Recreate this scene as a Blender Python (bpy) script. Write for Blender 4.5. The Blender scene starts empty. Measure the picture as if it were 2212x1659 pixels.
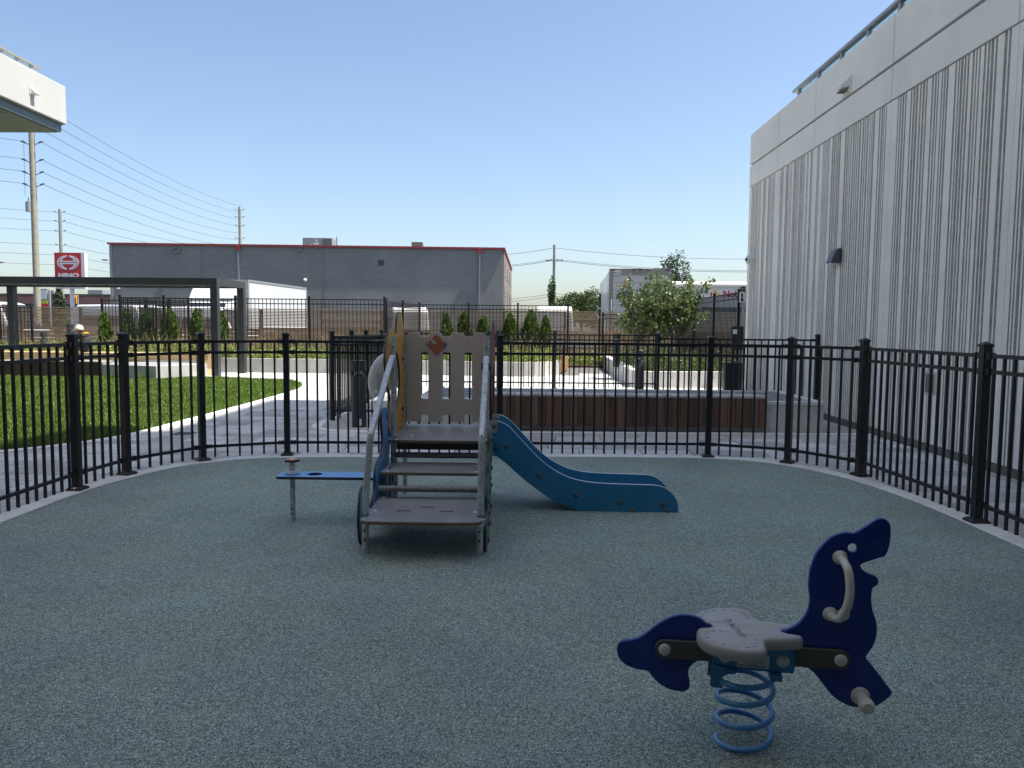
import bpy, math, random
import numpy as np
from mathutils import Vector, Matrix
from mathutils.geometry import tessellate_polygon

rnd = random.Random(7)
SC = bpy.context.scene
COL = SC.collection
PI = math.pi

# ------------------------------------------------------------------ camera
cam_d = bpy.data.cameras.new('camera'); cam = bpy.data.objects.new('camera', cam_d); COL.objects.link(cam)
cam_d.sensor_width = 36.0; cam_d.lens = 1662 / 2212 * 36; cam_d.clip_start = 0.05; cam_d.clip_end = 3000
yw, pt, rl = math.radians(0.86), math.radians(-4.3), math.radians(0.5)
fw = Vector((-math.sin(yw) * math.cos(pt), math.cos(yw) * math.cos(pt), math.sin(pt)))
rt0 = Vector((math.cos(yw), math.sin(yw), 0)); up0 = rt0.cross(fw)
rt = rt0 * math.cos(rl) + up0 * math.sin(rl); up = up0 * math.cos(rl) - rt0 * math.sin(rl)
cam.matrix_world = Matrix(((rt.x, up.x, -fw.x, 0), (rt.y, up.y, -fw.y, 0), (rt.z, up.z, -fw.z, 1.5), (0, 0, 0, 1)))
SC.camera = cam

# ------------------------------------------------------------------ sky, sun, exposure
SUN = Vector((0.46, -0.02, 1.0)).normalized()
SUN_EL = math.asin(SUN.z); SUN_AZ = math.atan2(SUN.x, SUN.y)
w = bpy.data.worlds.new('World'); SC.world = w; w.use_nodes = True
wn = w.node_tree.nodes; wl = w.node_tree.links; wn.clear()
sky = wn.new('ShaderNodeTexSky'); sky.sky_type = 'NISHITA'; sky.sun_disc = False
sky.sun_elevation = SUN_EL; sky.sun_rotation = SUN_AZ
sky.altitude = 100; sky.air_density = 1.0; sky.dust_density = 1.7; sky.ozone_density = 2.0
bg = wn.new('ShaderNodeBackground'); bg.inputs['Strength'].default_value = 0.086
wo = wn.new('ShaderNodeOutputWorld')
wl.new(sky.outputs[0], bg.inputs['Color']); wl.new(bg.outputs[0], wo.inputs['Surface'])
sl = bpy.data.lights.new('sun', 'SUN'); sl.energy = 3.7; sl.angle = math.radians(0.5); sl.color = (1.0, 0.95, 0.86)
so = bpy.data.objects.new('sun', sl); COL.objects.link(so); so.location = (20, 0, 40)
so.rotation_euler = SUN.to_track_quat('Z', 'Y').to_euler()
vs = SC.view_settings; vs.view_transform = 'Standard'; vs.look = 'None'; vs.exposure = 1.25; vs.gamma = 1.0
vs.use_curve_mapping = False

# ------------------------------------------------------------------ materials
M = {}
def new_mat(name):
    m = bpy.data.materials.new(name); m.use_nodes = True
    nt = m.node_tree; b = nt.nodes['Principled BSDF']; M[name] = m
    return m, nt, b
def setin(b, k, v):
    if k in b.inputs: b.inputs[k].default_value = v
def pm(name, col, rough=0.5, metal=0.0, var=0.12, vscale=3.0, bump=0.0, bscale=60.0, rand=0.0, spec=0.5,
       stretch=(1, 1, 1), fine=0.0, fscale=80.0, coat=0.0, trans=0.0, dirt=None, roughvar=0.0):
    """principled paint with position based mottling, fine grain, per-object tone and bump"""
    m, nt, b = new_mat(name); N = nt.nodes; L = nt.links
    b.inputs['Roughness'].default_value = rough; b.inputs['Metallic'].default_value = metal
    setin(b, 'Specular IOR Level', spec); setin(b, 'Coat Weight', coat)
    geo = N.new('ShaderNodeNewGeometry'); mp = N.new('ShaderNodeMapping'); mp.inputs['Scale'].default_value = stretch
    L.new(geo.outputs['Position'], mp.inputs['Vector'])
    n1 = N.new('ShaderNodeTexNoise'); n1.inputs['Scale'].default_value = vscale; n1.inputs['Detail'].default_value = 5
    L.new(mp.outputs[0], n1.inputs['Vector'])
    mr = N.new('ShaderNodeMapRange'); mr.inputs['From Min'].default_value = 0.25; mr.inputs['From Max'].default_value = 0.75
    mr.inputs['To Min'].default_value = 1 - var; mr.inputs['To Max'].default_value = 1 + var
    L.new(n1.outputs['Fac'], mr.inputs['Value']); val = mr.outputs[0]
    if fine:
        n2 = N.new('ShaderNodeTexNoise'); n2.inputs['Scale'].default_value = fscale; n2.inputs['Detail'].default_value = 3
        L.new(mp.outputs[0], n2.inputs['Vector'])
        m2 = N.new('ShaderNodeMapRange'); m2.inputs['From Min'].default_value = 0.3; m2.inputs['From Max'].default_value = 0.7
        m2.inputs['To Min'].default_value = 1 - fine; m2.inputs['To Max'].default_value = 1 + fine
        L.new(n2.outputs['Fac'], m2.inputs['Value'])
        mu = N.new('ShaderNodeMath'); mu.operation = 'MULTIPLY'; L.new(val, mu.inputs[0]); L.new(m2.outputs[0], mu.inputs[1]); val = mu.outputs[0]
    if rand:
        oi = N.new('ShaderNodeObjectInfo'); m3 = N.new('ShaderNodeMapRange')
        m3.inputs['To Min'].default_value = 1 - rand; m3.inputs['To Max'].default_value = 1 + rand
        L.new(oi.outputs['Random'], m3.inputs['Value'])
        mu = N.new('ShaderNodeMath'); mu.operation = 'MULTIPLY'; L.new(val, mu.inputs[0]); L.new(m3.outputs[0], mu.inputs[1]); val = mu.outputs[0]
    vm = N.new('ShaderNodeVectorMath'); vm.operation = 'SCALE'; vm.inputs[0].default_value = col[:3]
    L.new(val, vm.inputs['Scale']); cout = vm.outputs[0]
    if dirt:
        dcol, damt, dscale = dirt
        n3 = N.new('ShaderNodeTexNoise'); n3.inputs['Scale'].default_value = dscale; n3.inputs['Detail'].default_value = 8; n3.inputs['Roughness'].default_value = 0.65
        L.new(geo.outputs['Position'], n3.inputs['Vector'])
        m4 = N.new('ShaderNodeMapRange'); m4.inputs['From Min'].default_value = 0.5; m4.inputs['From Max'].default_value = 0.72; m4.inputs['To Max'].default_value = damt
        L.new(n3.outputs['Fac'], m4.inputs['Value'])
        mx = N.new('ShaderNodeMix'); mx.data_type = 'RGBA'; mx.inputs[7].default_value = (*dcol, 1)
        L.new(m4.outputs[0], mx.inputs[0]); L.new(cout, mx.inputs[6]); cout = mx.outputs[2]
    L.new(cout, b.inputs['Base Color'])
    if roughvar:
        m5 = N.new('ShaderNodeMapRange'); m5.inputs['To Min'].default_value = rough - roughvar; m5.inputs['To Max'].default_value = rough + roughvar
        L.new(n1.outputs['Fac'], m5.inputs['Value']); L.new(m5.outputs[0], b.inputs['Roughness'])
    if bump:
        nb = N.new('ShaderNodeTexNoise'); nb.inputs['Scale'].default_value = bscale; nb.inputs['Detail'].default_value = 4
        L.new(mp.outputs[0], nb.inputs['Vector'])
        bp = N.new('ShaderNodeBump'); bp.inputs['Strength'].default_value = bump; bp.inputs['Distance'].default_value = 0.01
        L.new(nb.outputs['Fac'], bp.inputs['Height']); L.new(bp.outputs[0], b.inputs['Normal'])
    return m
def leaf_mat(name, c1, c2, tr=0.35, rough=0.5, scale=3.0):
    m, nt, b = new_mat(name); N = nt.nodes; L = nt.links
    geo = N.new('ShaderNodeNewGeometry')
    n1 = N.new('ShaderNodeTexNoise'); n1.inputs['Scale'].default_value = scale; n1.inputs['Detail'].default_value = 2
    L.new(geo.outputs['Position'], n1.inputs['Vector'])
    wn_ = N.new('ShaderNodeTexWhiteNoise'); wn_.noise_dimensions = '1D'; L.new(geo.outputs['Random Per Island'], wn_.inputs['W'])
    ad = N.new('ShaderNodeMath'); ad.operation = 'MULTIPLY_ADD'; ad.inputs[1].default_value = 0.55
    L.new(wn_.outputs['Value'], ad.inputs[0])
    m1 = N.new('ShaderNodeMath'); m1.operation = 'MULTIPLY'; m1.inputs[1].default_value = 0.45; L.new(n1.outputs['Fac'], m1.inputs[0]); L.new(m1.outputs[0], ad.inputs[2])
    mx = N.new('ShaderNodeMix'); mx.data_type = 'RGBA'; mx.inputs[6].default_value = (*c1, 1); mx.inputs[7].default_value = (*c2, 1)
    L.new(ad.outputs[0], mx.inputs[0])
    L.new(mx.outputs[2], b.inputs['Base Color']); b.inputs['Roughness'].default_value = rough; setin(b, 'Specular IOR Level', 0.35)
    tl = N.new('ShaderNodeBsdfTranslucent'); L.new(mx.outputs[2], tl.inputs['Color'])
    ms = N.new('ShaderNodeMixShader'); ms.inputs[0].default_value = tr
    L.new(b.outputs[0], ms.inputs[1]); L.new(tl.outputs[0], ms.inputs[2]); L.new(ms.outputs[0], N['Material Output'].inputs['Surface'])
    return m
def glass_mat(name, col=(0.9, 0.95, 0.95), alpha=0.25, rough=0.05):
    m, nt, b = new_mat(name); N = nt.nodes; L = nt.links
    b.inputs['Base Color'].default_value = (*col, 1); b.inputs['Roughness'].default_value = rough
    tp = N.new('ShaderNodeBsdfTransparent'); tp.inputs['Color'].default_value = (*[min(1, c) for c in col], 1)
    ms = N.new('ShaderNodeMixShader'); ms.inputs[0].default_value = alpha
    L.new(tp.outputs[0], ms.inputs[1]); L.new(b.outputs[0], ms.inputs[2]); L.new(ms.outputs[0], N['Material Output'].inputs['Surface'])
    return m

# rubber crumb
def rubber():
    m, nt, b = new_mat('rubber'); N = nt.nodes; L = nt.links
    geo = N.new('ShaderNodeNewGeometry')
    v = N.new('ShaderNodeTexVoronoi'); v.inputs['Scale'].default_value = 250; L.new(geo.outputs['Position'], v.inputs['Vector'])
    sx = N.new('ShaderNodeSeparateColor'); L.new(v.outputs['Color'], sx.inputs[0])
    cr = N.new('ShaderNodeValToRGB'); e = cr.color_ramp.elements
    e[0].position = 0.0; e[0].color = (0.055, 0.075, 0.075, 1); e[1].position = 1.0; e[1].color = (0.62, 0.69, 0.66, 1)
    for p, c in ((0.28, (0.13, 0.168, 0.158, 1)), (0.5, (0.215, 0.272, 0.255, 1)), (0.75, (0.325, 0.395, 0.365, 1))):
        q = e.new(p); q.color = c
    L.new(sx.outputs[0], cr.inputs[0])
    n1 = N.new('ShaderNodeTexNoise'); n1.inputs['Scale'].default_value = 0.9; n1.inputs['Detail'].default_value = 6; n1.inputs['Roughness'].default_value = 0.6
    L.new(geo.outputs['Position'], n1.inputs['Vector'])
    mr = N.new('ShaderNodeMapRange'); mr.inputs['From Min'].default_value = 0.3; mr.inputs['From Max'].default_value = 0.7; mr.inputs['To Min'].default_value = 0.84; mr.inputs['To Max'].default_value = 1.14
    L.new(n1.outputs['Fac'], mr.inputs['Value'])
    n4 = N.new('ShaderNodeTexNoise'); n4.inputs['Scale'].default_value = 38; n4.inputs['Detail'].default_value = 3; L.new(geo.outputs['Position'], n4.inputs['Vector'])
    mq = N.new('ShaderNodeMapRange'); mq.inputs['From Min'].default_value = 0.3; mq.inputs['From Max'].default_value = 0.7; mq.inputs['To Min'].default_value = 0.88; mq.inputs['To Max'].default_value = 1.12
    L.new(n4.outputs['Fac'], mq.inputs['Value'])
    mm = N.new('ShaderNodeMath'); mm.operation = 'MULTIPLY'; L.new(mr.outputs[0], mm.inputs[0]); L.new(mq.outputs[0], mm.inputs[1])
    vm = N.new('ShaderNodeVectorMath'); vm.operation = 'SCALE'; L.new(cr.outputs[0], vm.inputs[0]); L.new(mm.outputs[0], vm.inputs['Scale'])
    # green / blue batches of crumb
    n2 = N.new('ShaderNodeTexNoise'); n2.inputs['Scale'].default_value = 1.7; n2.inputs['Detail'].default_value = 4; L.new(geo.outputs['Position'], n2.inputs['Vector'])
    c2 = N.new('ShaderNodeValToRGB'); e2 = c2.color_ramp.elements; e2[0].position = 0.4; e2[0].color = (0.98, 1.0, 1.0, 1); e2[1].position = 0.62; e2[1].color = (1.03, 1.05, 0.92, 1)
    L.new(n2.outputs['Fac'], c2.inputs[0])
    v2 = N.new('ShaderNodeVectorMath'); v2.operation = 'MULTIPLY'; L.new(vm.outputs[0], v2.inputs[0]); L.new(c2.outputs[0], v2.inputs[1])
    # pale dusty scuffs
    n3 = N.new('ShaderNodeTexNoise'); n3.inputs['Scale'].default_value = 2.6; n3.inputs['Detail'].default_value = 9; n3.inputs['Roughness'].default_value = 0.7
    L.new(geo.outputs['Position'], n3.inputs['Vector'])
    m3 = N.new('ShaderNodeMapRange'); m3.inputs['From Min'].default_value = 0.56; m3.inputs['From Max'].default_value = 0.76; m3.inputs['To Max'].default_value = 0.42; L.new(n3.outputs['Fac'], m3.inputs['Value'])
    mx = N.new('ShaderNodeMix'); mx.data_type = 'RGBA'; mx.inputs[7].default_value = (0.46, 0.46, 0.42, 1)
    L.new(m3.outputs[0], mx.inputs[0]); L.new(v2.outputs[0], mx.inputs[6]); L.new(mx.outputs[2], b.inputs['Base Color'])
    b.inputs['Roughness'].default_value = 0.75; setin(b, 'Specular IOR Level', 0.4)
    bp = N.new('ShaderNodeBump'); bp.inputs['Strength'].default_value = 0.6; bp.inputs['Distance'].default_value = 0.004
    L.new(v.outputs['Distance'], bp.inputs['Height']); bp.invert = True; L.new(bp.outputs[0], b.inputs['Normal'])
rubber()
pm('black_metal', (0.012, 0.013, 0.015), 0.38, 0.0, 0.25, 6, 0.05, 300, spec=0.5)
pm('galv', (0.50, 0.52, 0.52), 0.42, 0.45, 0.3, 28, 0.06, 90, fine=0.18, fscale=120, roughvar=0.15)
pm('steel', (0.6, 0.61, 0.62), 0.3, 0.9, 0.1, 20)
pm('hpl_grey', (0.23, 0.23, 0.235), 0.42, 0.0, 0.10, 9, 0.04, 400, fine=0.06, fscale=60, roughvar=0.12, dirt=((0.36, 0.35, 0.33), 0.4, 9))
pm('hpl_taupe', (0.52, 0.45, 0.36), 0.5, 0.0, 0.05, 5, 0.05, 380, fine=0.04, fscale=90)
pm('hpl_yellow', (0.72, 0.42, 0.07), 0.45, 0, 0.06, 5, 0.04, 380)
pm('hpl_sky', (0.13, 0.36, 0.72), 0.42, 0, 0.06, 5, 0.04, 380)
pm('hpl_green', (0.05, 0.22, 0.11), 0.45, 0, 0.08, 6, 0.04, 380)
pm('hpl_red', (0.36, 0.035, 0.04), 0.45, 0, 0.08, 6, 0.04, 380)
pm('hpl_core', (0.16, 0.11, 0.075), 0.5, 0, 0.15, 30)
pm('hpl_light_edge', (0.55, 0.51, 0.44), 0.5, 0, 0.1, 30)
pm('galv_dull', (0.20, 0.19, 0.18), 0.5, 0.3, 0.3, 20, 0.06, 90, fine=0.15)
pm('hpl_edge', (0.035, 0.033, 0.032), 0.5, 0, 0.15, 30)
pm('slide_blue', (0.017, 0.165, 0.32), 0.38, 0, 0.07, 4, 0.03, 380, roughvar=0.12, dirt=((0.07, 0.19, 0.31), 0.4, 8))
pm('slide_edge', (0.66, 0.73, 0.80), 0.45, 0, 0.08, 20)
pm('bolt_cap', (0.08, 0.09, 0.092), 0.65, 0, 0.1, 20)
pm('navy', (0.006, 0.028, 0.22), 0.36, 0, 0.10, 6, 0.03, 300, roughvar=0.12, dirt=((0.05, 0.07, 0.22), 0.45, 11))
pm('rider_blue', (0.025, 0.2, 0.42), 0.34, 0, 0.08, 10, coat=0.2)
pm('spring_blue', (0.06, 0.26, 0.56), 0.3, 0, 0.1, 30, coat=0.3)
pm('seat_grey', (0.36, 0.36, 0.35), 0.5, 0, 0.06, 12, 0.12, 350)
pm('bar_brown', (0.085, 0.076, 0.066), 0.42, 0, 0.08, 10)
pm('cream', (0.62, 0.61, 0.55), 0.3, 0, 0.04, 10, coat=0.3)
pm('sticker', (0.72, 0.73, 0.72), 0.4, 0, 0.02)
pm('print_black', (0.02, 0.02, 0.022), 0.5, 0, 0.05)
pm('print_red', (0.55, 0.02, 0.05), 0.45, 0, 0.05)
pm('print_amber', (0.8, 0.38, 0.03), 0.45, 0, 0.05)
pm('sign_orange', (0.42, 0.12, 0.055), 0.5, 0, 0.1, 20)
pm('wood_toy', (0.62, 0.3, 0.1), 0.5, 0, 0.1, 15)
pm('white_ring', (0.72, 0.74, 0.73), 0.4, 0, 0.05)
pm('concrete', (0.50, 0.49, 0.46), 0.85, 0, 0.12, 2.2, 0.25, 120, fine=0.07, fscale=40, dirt=((0.30, 0.29, 0.27), 0.45, 1.8))
pm('concrete_white', (0.68, 0.67, 0.64), 0.8, 0, 0.07, 2.5, 0.2, 140, fine=0.05, fscale=50, dirt=((0.45, 0.43, 0.40), 0.3, 1.4))
pm('kerb_white', (0.80, 0.79, 0.75), 0.8, 0, 0.08, 3, 0.2, 150, fine=0.08, fscale=50, dirt=((0.42, 0.40, 0.37), 0.45, 2.5))
pm('precast', (0.82, 0.81, 0.765), 0.75, 0, 0.05, 1.6, 0.25, 170, fine=0.05, fscale=60, dirt=((0.52, 0.505, 0.47), 0.35, 0.9))
pm('precast_smooth', (0.79, 0.78, 0.74), 0.7, 0, 0.05, 0.8, 0.15, 170, fine=0.03, fscale=40, dirt=((0.52, 0.51, 0.48), 0.3, 0.6))
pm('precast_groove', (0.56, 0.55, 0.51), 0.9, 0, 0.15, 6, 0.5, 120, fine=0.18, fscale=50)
pm('stucco_white', (0.56, 0.56, 0.545), 0.85, 0, 0.04, 2, 0.2, 120, dirt=((0.45, 0.44, 0.42), 0.25, 1.2))
pm('joint_dark', (0.16, 0.16, 0.15), 0.8, 0, 0.2, 10)
pm('footing', (0.17, 0.165, 0.155), 0.9, 0, 0.25, 5, 0.3, 60)
pm('paver', (0.50, 0.495, 0.475), 0.8, 0, 0.18, 2.6, 0.3, 130, rand=0.3, fine=0.10, fscale=45, stretch=(0.7, 1.8, 1), dirt=((0.30, 0.30, 0.29), 0.4, 1.5))
pm('paver_warm', (0.47, 0.445, 0.395), 0.8, 0, 0.1, 3, 0.3, 130, rand=0.1, fine=0.08, fscale=45, dirt=((0.36, 0.34, 0.30), 0.4, 1.5))
pm('paver_bed', (0.12, 0.115, 0.105), 0.95, 0, 0.2, 10)
pm('asphalt', (0.055, 0.055, 0.056), 0.9, 0, 0.25, 0.5, 0.4, 60, fine=0.15, fscale=30)
pm('soil', (0.10, 0.065, 0.04), 0.95, 0, 0.4, 6, 0.8, 40, fine=0.4, fscale=30)
pm('turf', (0.07, 0.12, 0.03), 0.9, 0, 0.35, 5, 0.5, 60)
def wood(name, col, stretch, rand, rough=0.6, knots=True):
    pm(name, col, rough, 0, 0.22, 5, 0.2, 60, rand=rand, stretch=stretch, fine=0.16, fscale=30, dirt=((col[0] * 0.45, col[1] * 0.42, col[2] * 0.4), 0.45 if knots else 0.2, 3.5))
wood('ipe_v', (0.125, 0.066, 0.041), (6, 6, 0.6), 0.42)
wood('ipe_top', (0.42, 0.38, 0.34), (6, 0.8, 6), 0.22)
wood('oak_v', (0.36, 0.19, 0.08), (6, 6, 0.6), 0.2)
wood('cedar_board', (0.50, 0.365, 0.225), (0.5, 6, 6), 0.24)
wood('cedar_post', (0.31, 0.19, 0.11), (6, 6, 0.5), 0.12)
wood('lumber', (0.66, 0.46, 0.22), (0.5, 6, 6), 0.1)
wood('utility_wood', (0.34, 0.31, 0.24), (4, 4, 0.4), 0.1, 0.8)
pm('pergola', (0.045, 0.050, 0.055), 0.42, 0.2, 0.08, 3)
pm('alu_grey', (0.33, 0.345, 0.35), 0.5, 0.25, 0.08, 6)
pm('soffit', (0.27, 0.28, 0.28), 0.6, 0, 0.05, 2)
pm('fascia', (0.13, 0.165, 0.185), 0.5, 0.2, 0.05, 2)
pm('stucco', (0.66, 0.66, 0.635), 0.85, 0, 0.04, 2, 0.2, 120)
pm('lamp_grey', (0.09, 0.095, 0.11), 0.4, 0.3, 0.05, 10)
pm('plastic_white', (0.75, 0.75, 0.74), 0.4, 0, 0.04)
pm('dark_glass', (0.02, 0.024, 0.028), 0.08, 0, 0.1, 2)
pm('truck_white', (0.68, 0.69, 0.69), 0.4, 0, 0.05, 0.7, fine=0.02, fscale=8, coat=0.3)
pm('truck_grey', (0.34, 0.335, 0.325), 0.5, 0.2, 0.08, 2)
pm('car_white', (0.8, 0.8, 0.79), 0.28, 0, 0.03, 1, coat=0.6)
pm('tyre', (0.02, 0.02, 0.02), 0.8, 0, 0.2, 20)
pm('lens_red', (0.3, 0.02, 0.02), 0.3, 0, 0.1)
pm('sign_red', (0.62, 0.035, 0.04), 0.4, 0, 0.04, 0.4)
pm('sign_white', (0.82, 0.83, 0.83), 0.4, 0, 0.03, 0.4)
pm('traffic_yellow', (0.8, 0.42, 0.02), 0.4, 0, 0.05)
pm('lime', (0.5, 0.65, 0.05), 0.5, 0, 0.05)
pm('wire_grey', (0.10, 0.12, 0.14), 0.6, 0.2, 0.05)
pm('hose_blue', (0.20, 0.27, 0.34), 0.5, 0, 0.1, 30)
pm('tarp', (0.70, 0.69, 0.65), 0.5, 0, 0.06, 1.5, 0.2, 8)
pm('cloth_dark', (0.035, 0.035, 0.045), 0.9, 0, 0.3, 12, 0.2, 90)
pm('cloth_grey', (0.13, 0.13, 0.14), 0.9, 0, 0.2, 12)
pm('skin', (0.42, 0.24, 0.16), 0.55, 0, 0.08, 20)
pm('hivis', (0.85, 0.45, 0.03), 0.7, 0, 0.08)
pm('helmet', (0.75, 0.78, 0.66), 0.35, 0, 0.03)
pm('bark', (0.14, 0.115, 0.09), 0.9, 0, 0.3, 14, 0.5, 60)
pm('cap_red', (0.36, 0.045, 0.05), 0.45, 0, 0.05)
glass_mat('glass_rail', (0.82, 0.92, 0.92), 0.22, 0.03)
glass_mat('bubble', (0.95, 0.97, 0.99), 0.2, 0.08)
_n = M['bubble'].node_tree; _lw = _n.nodes.new('ShaderNodeLayerWeight'); _lw.inputs['Blend'].default_value = 0.25
_mr = _n.nodes.new('ShaderNodeMapRange'); _mr.inputs['To Min'].default_value = 0.10; _mr.inputs['To Max'].default_value = 0.85
_n.links.new(_lw.outputs['Facing'], _mr.inputs['Value'])
_n.links.new(_mr.outputs[0], [q for q in _n.nodes if q.type == 'MIX_SHADER'][0].inputs[0])
leaf_mat('leaf_tree', (0.06, 0.115, 0.04), (0.29, 0.36, 0.14), 0.35, 0.45)
leaf_mat('leaf_cedar', (0.04, 0.085, 0.018), (0.18, 0.26, 0.05), 0.25, 0.6, 6)
leaf_mat('leaf_shrub', (0.10, 0.16, 0.035), (0.40, 0.45, 0.12), 0.35, 0.5, 2)
leaf_mat('leaf_shrub_dark', (0.045, 0.08, 0.03), (0.17, 0.22, 0.07), 0.3, 0.5, 2)
leaf_mat('leaf_far', (0.03, 0.055, 0.02), (0.12, 0.16, 0.045), 0.25, 0.6, 0.8)
leaf_mat('leaf_pine', (0.03, 0.055, 0.03), (0.10, 0.13, 0.07), 0.2, 0.6, 0.8)
leaf_mat('grass_blade', (0.06, 0.125, 0.018), (0.21, 0.30, 0.05), 0.35, 0.5, 0.7)
leaf_mat('straw', (0.2, 0.17, 0.07), (0.36, 0.33, 0.16), 0.3, 0.6, 2)
def brick(name, c1, c2, mortar, sx):
    m, nt, b = new_mat(name); N = nt.nodes; L = nt.links
    geo = N.new('ShaderNodeTexCoord'); mp = N.new('ShaderNodeMapping')
    sp = N.new('ShaderNodeSeparateXYZ'); L.new(geo.outputs['Object'], sp.inputs[0])
    ad = N.new('ShaderNodeMath'); L.new(sp.outputs[0], ad.inputs[0]); L.new(sp.outputs[1], ad.inputs[1])
    cb = N.new('ShaderNodeCombineXYZ'); L.new(ad.outputs[0], cb.inputs[0]); L.new(sp.outputs[2], cb.inputs[1])
    br = N.new('ShaderNodeTexBrick'); br.inputs['Scale'].default_value = 1.0; br.inputs['Brick Width'].default_value = 0.4; br.inputs['Row Height'].default_value = 0.1 if sx else 0.09
    br.inputs['Mortar Size'].default_value = 0.012; br.inputs['Color1'].default_value = (*c1, 1); br.inputs['Color2'].default_value = (*c2, 1); br.inputs['Mortar'].default_value = (*mortar, 1)
    L.new(cb.outputs[0], br.inputs['Vector'])
    n1 = N.new('ShaderNodeTexNoise'); n1.inputs['Scale'].default_value = 0.35; n1.inputs['Detail'].default_value = 7
    L.new(geo.outputs['Object'], n1.inputs['Vector'])
    mr = N.new('ShaderNodeMapRange'); mr.inputs['From Min'].default_value = 0.3; mr.inputs['From Max'].default_value = 0.7; mr.inputs['To Min'].default_value = 0.88; mr.inputs['To Max'].default_value = 1.12; L.new(n1.outputs['Fac'], mr.inputs['Value'])
    vm = N.new('ShaderNodeVectorMath'); vm.operation = 'SCALE'; L.new(br.outputs['Color'], vm.inputs[0]); L.new(mr.outputs[0], vm.inputs['Scale'])
    L.new(vm.outputs[0], b.inputs['Base Color']); b.inputs['Roughness'].default_value = 0.85
    bp = N.new('ShaderNodeBump'); bp.inputs['Strength'].default_value = 0.6; bp.inputs['Distance'].default_value = 0.02; bp.invert = True
    L.new(br.outputs['Fac'], bp.inputs['Height']); L.new(bp.outputs[0], b.inputs['Normal'])
brick('brick_grey', (0.25, 0.255, 0.24), (0.285, 0.29, 0.275), (0.20, 0.205, 0.195), True)
brick('brick_brown', (0.21, 0.155, 0.13), (0.27, 0.20, 0.165), (0.25, 0.23, 0.21), False)
brick('brick_red', (0.33, 0.13, 0.10), (0.40, 0.17, 0.13), (0.35, 0.27, 0.24), False)

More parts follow.
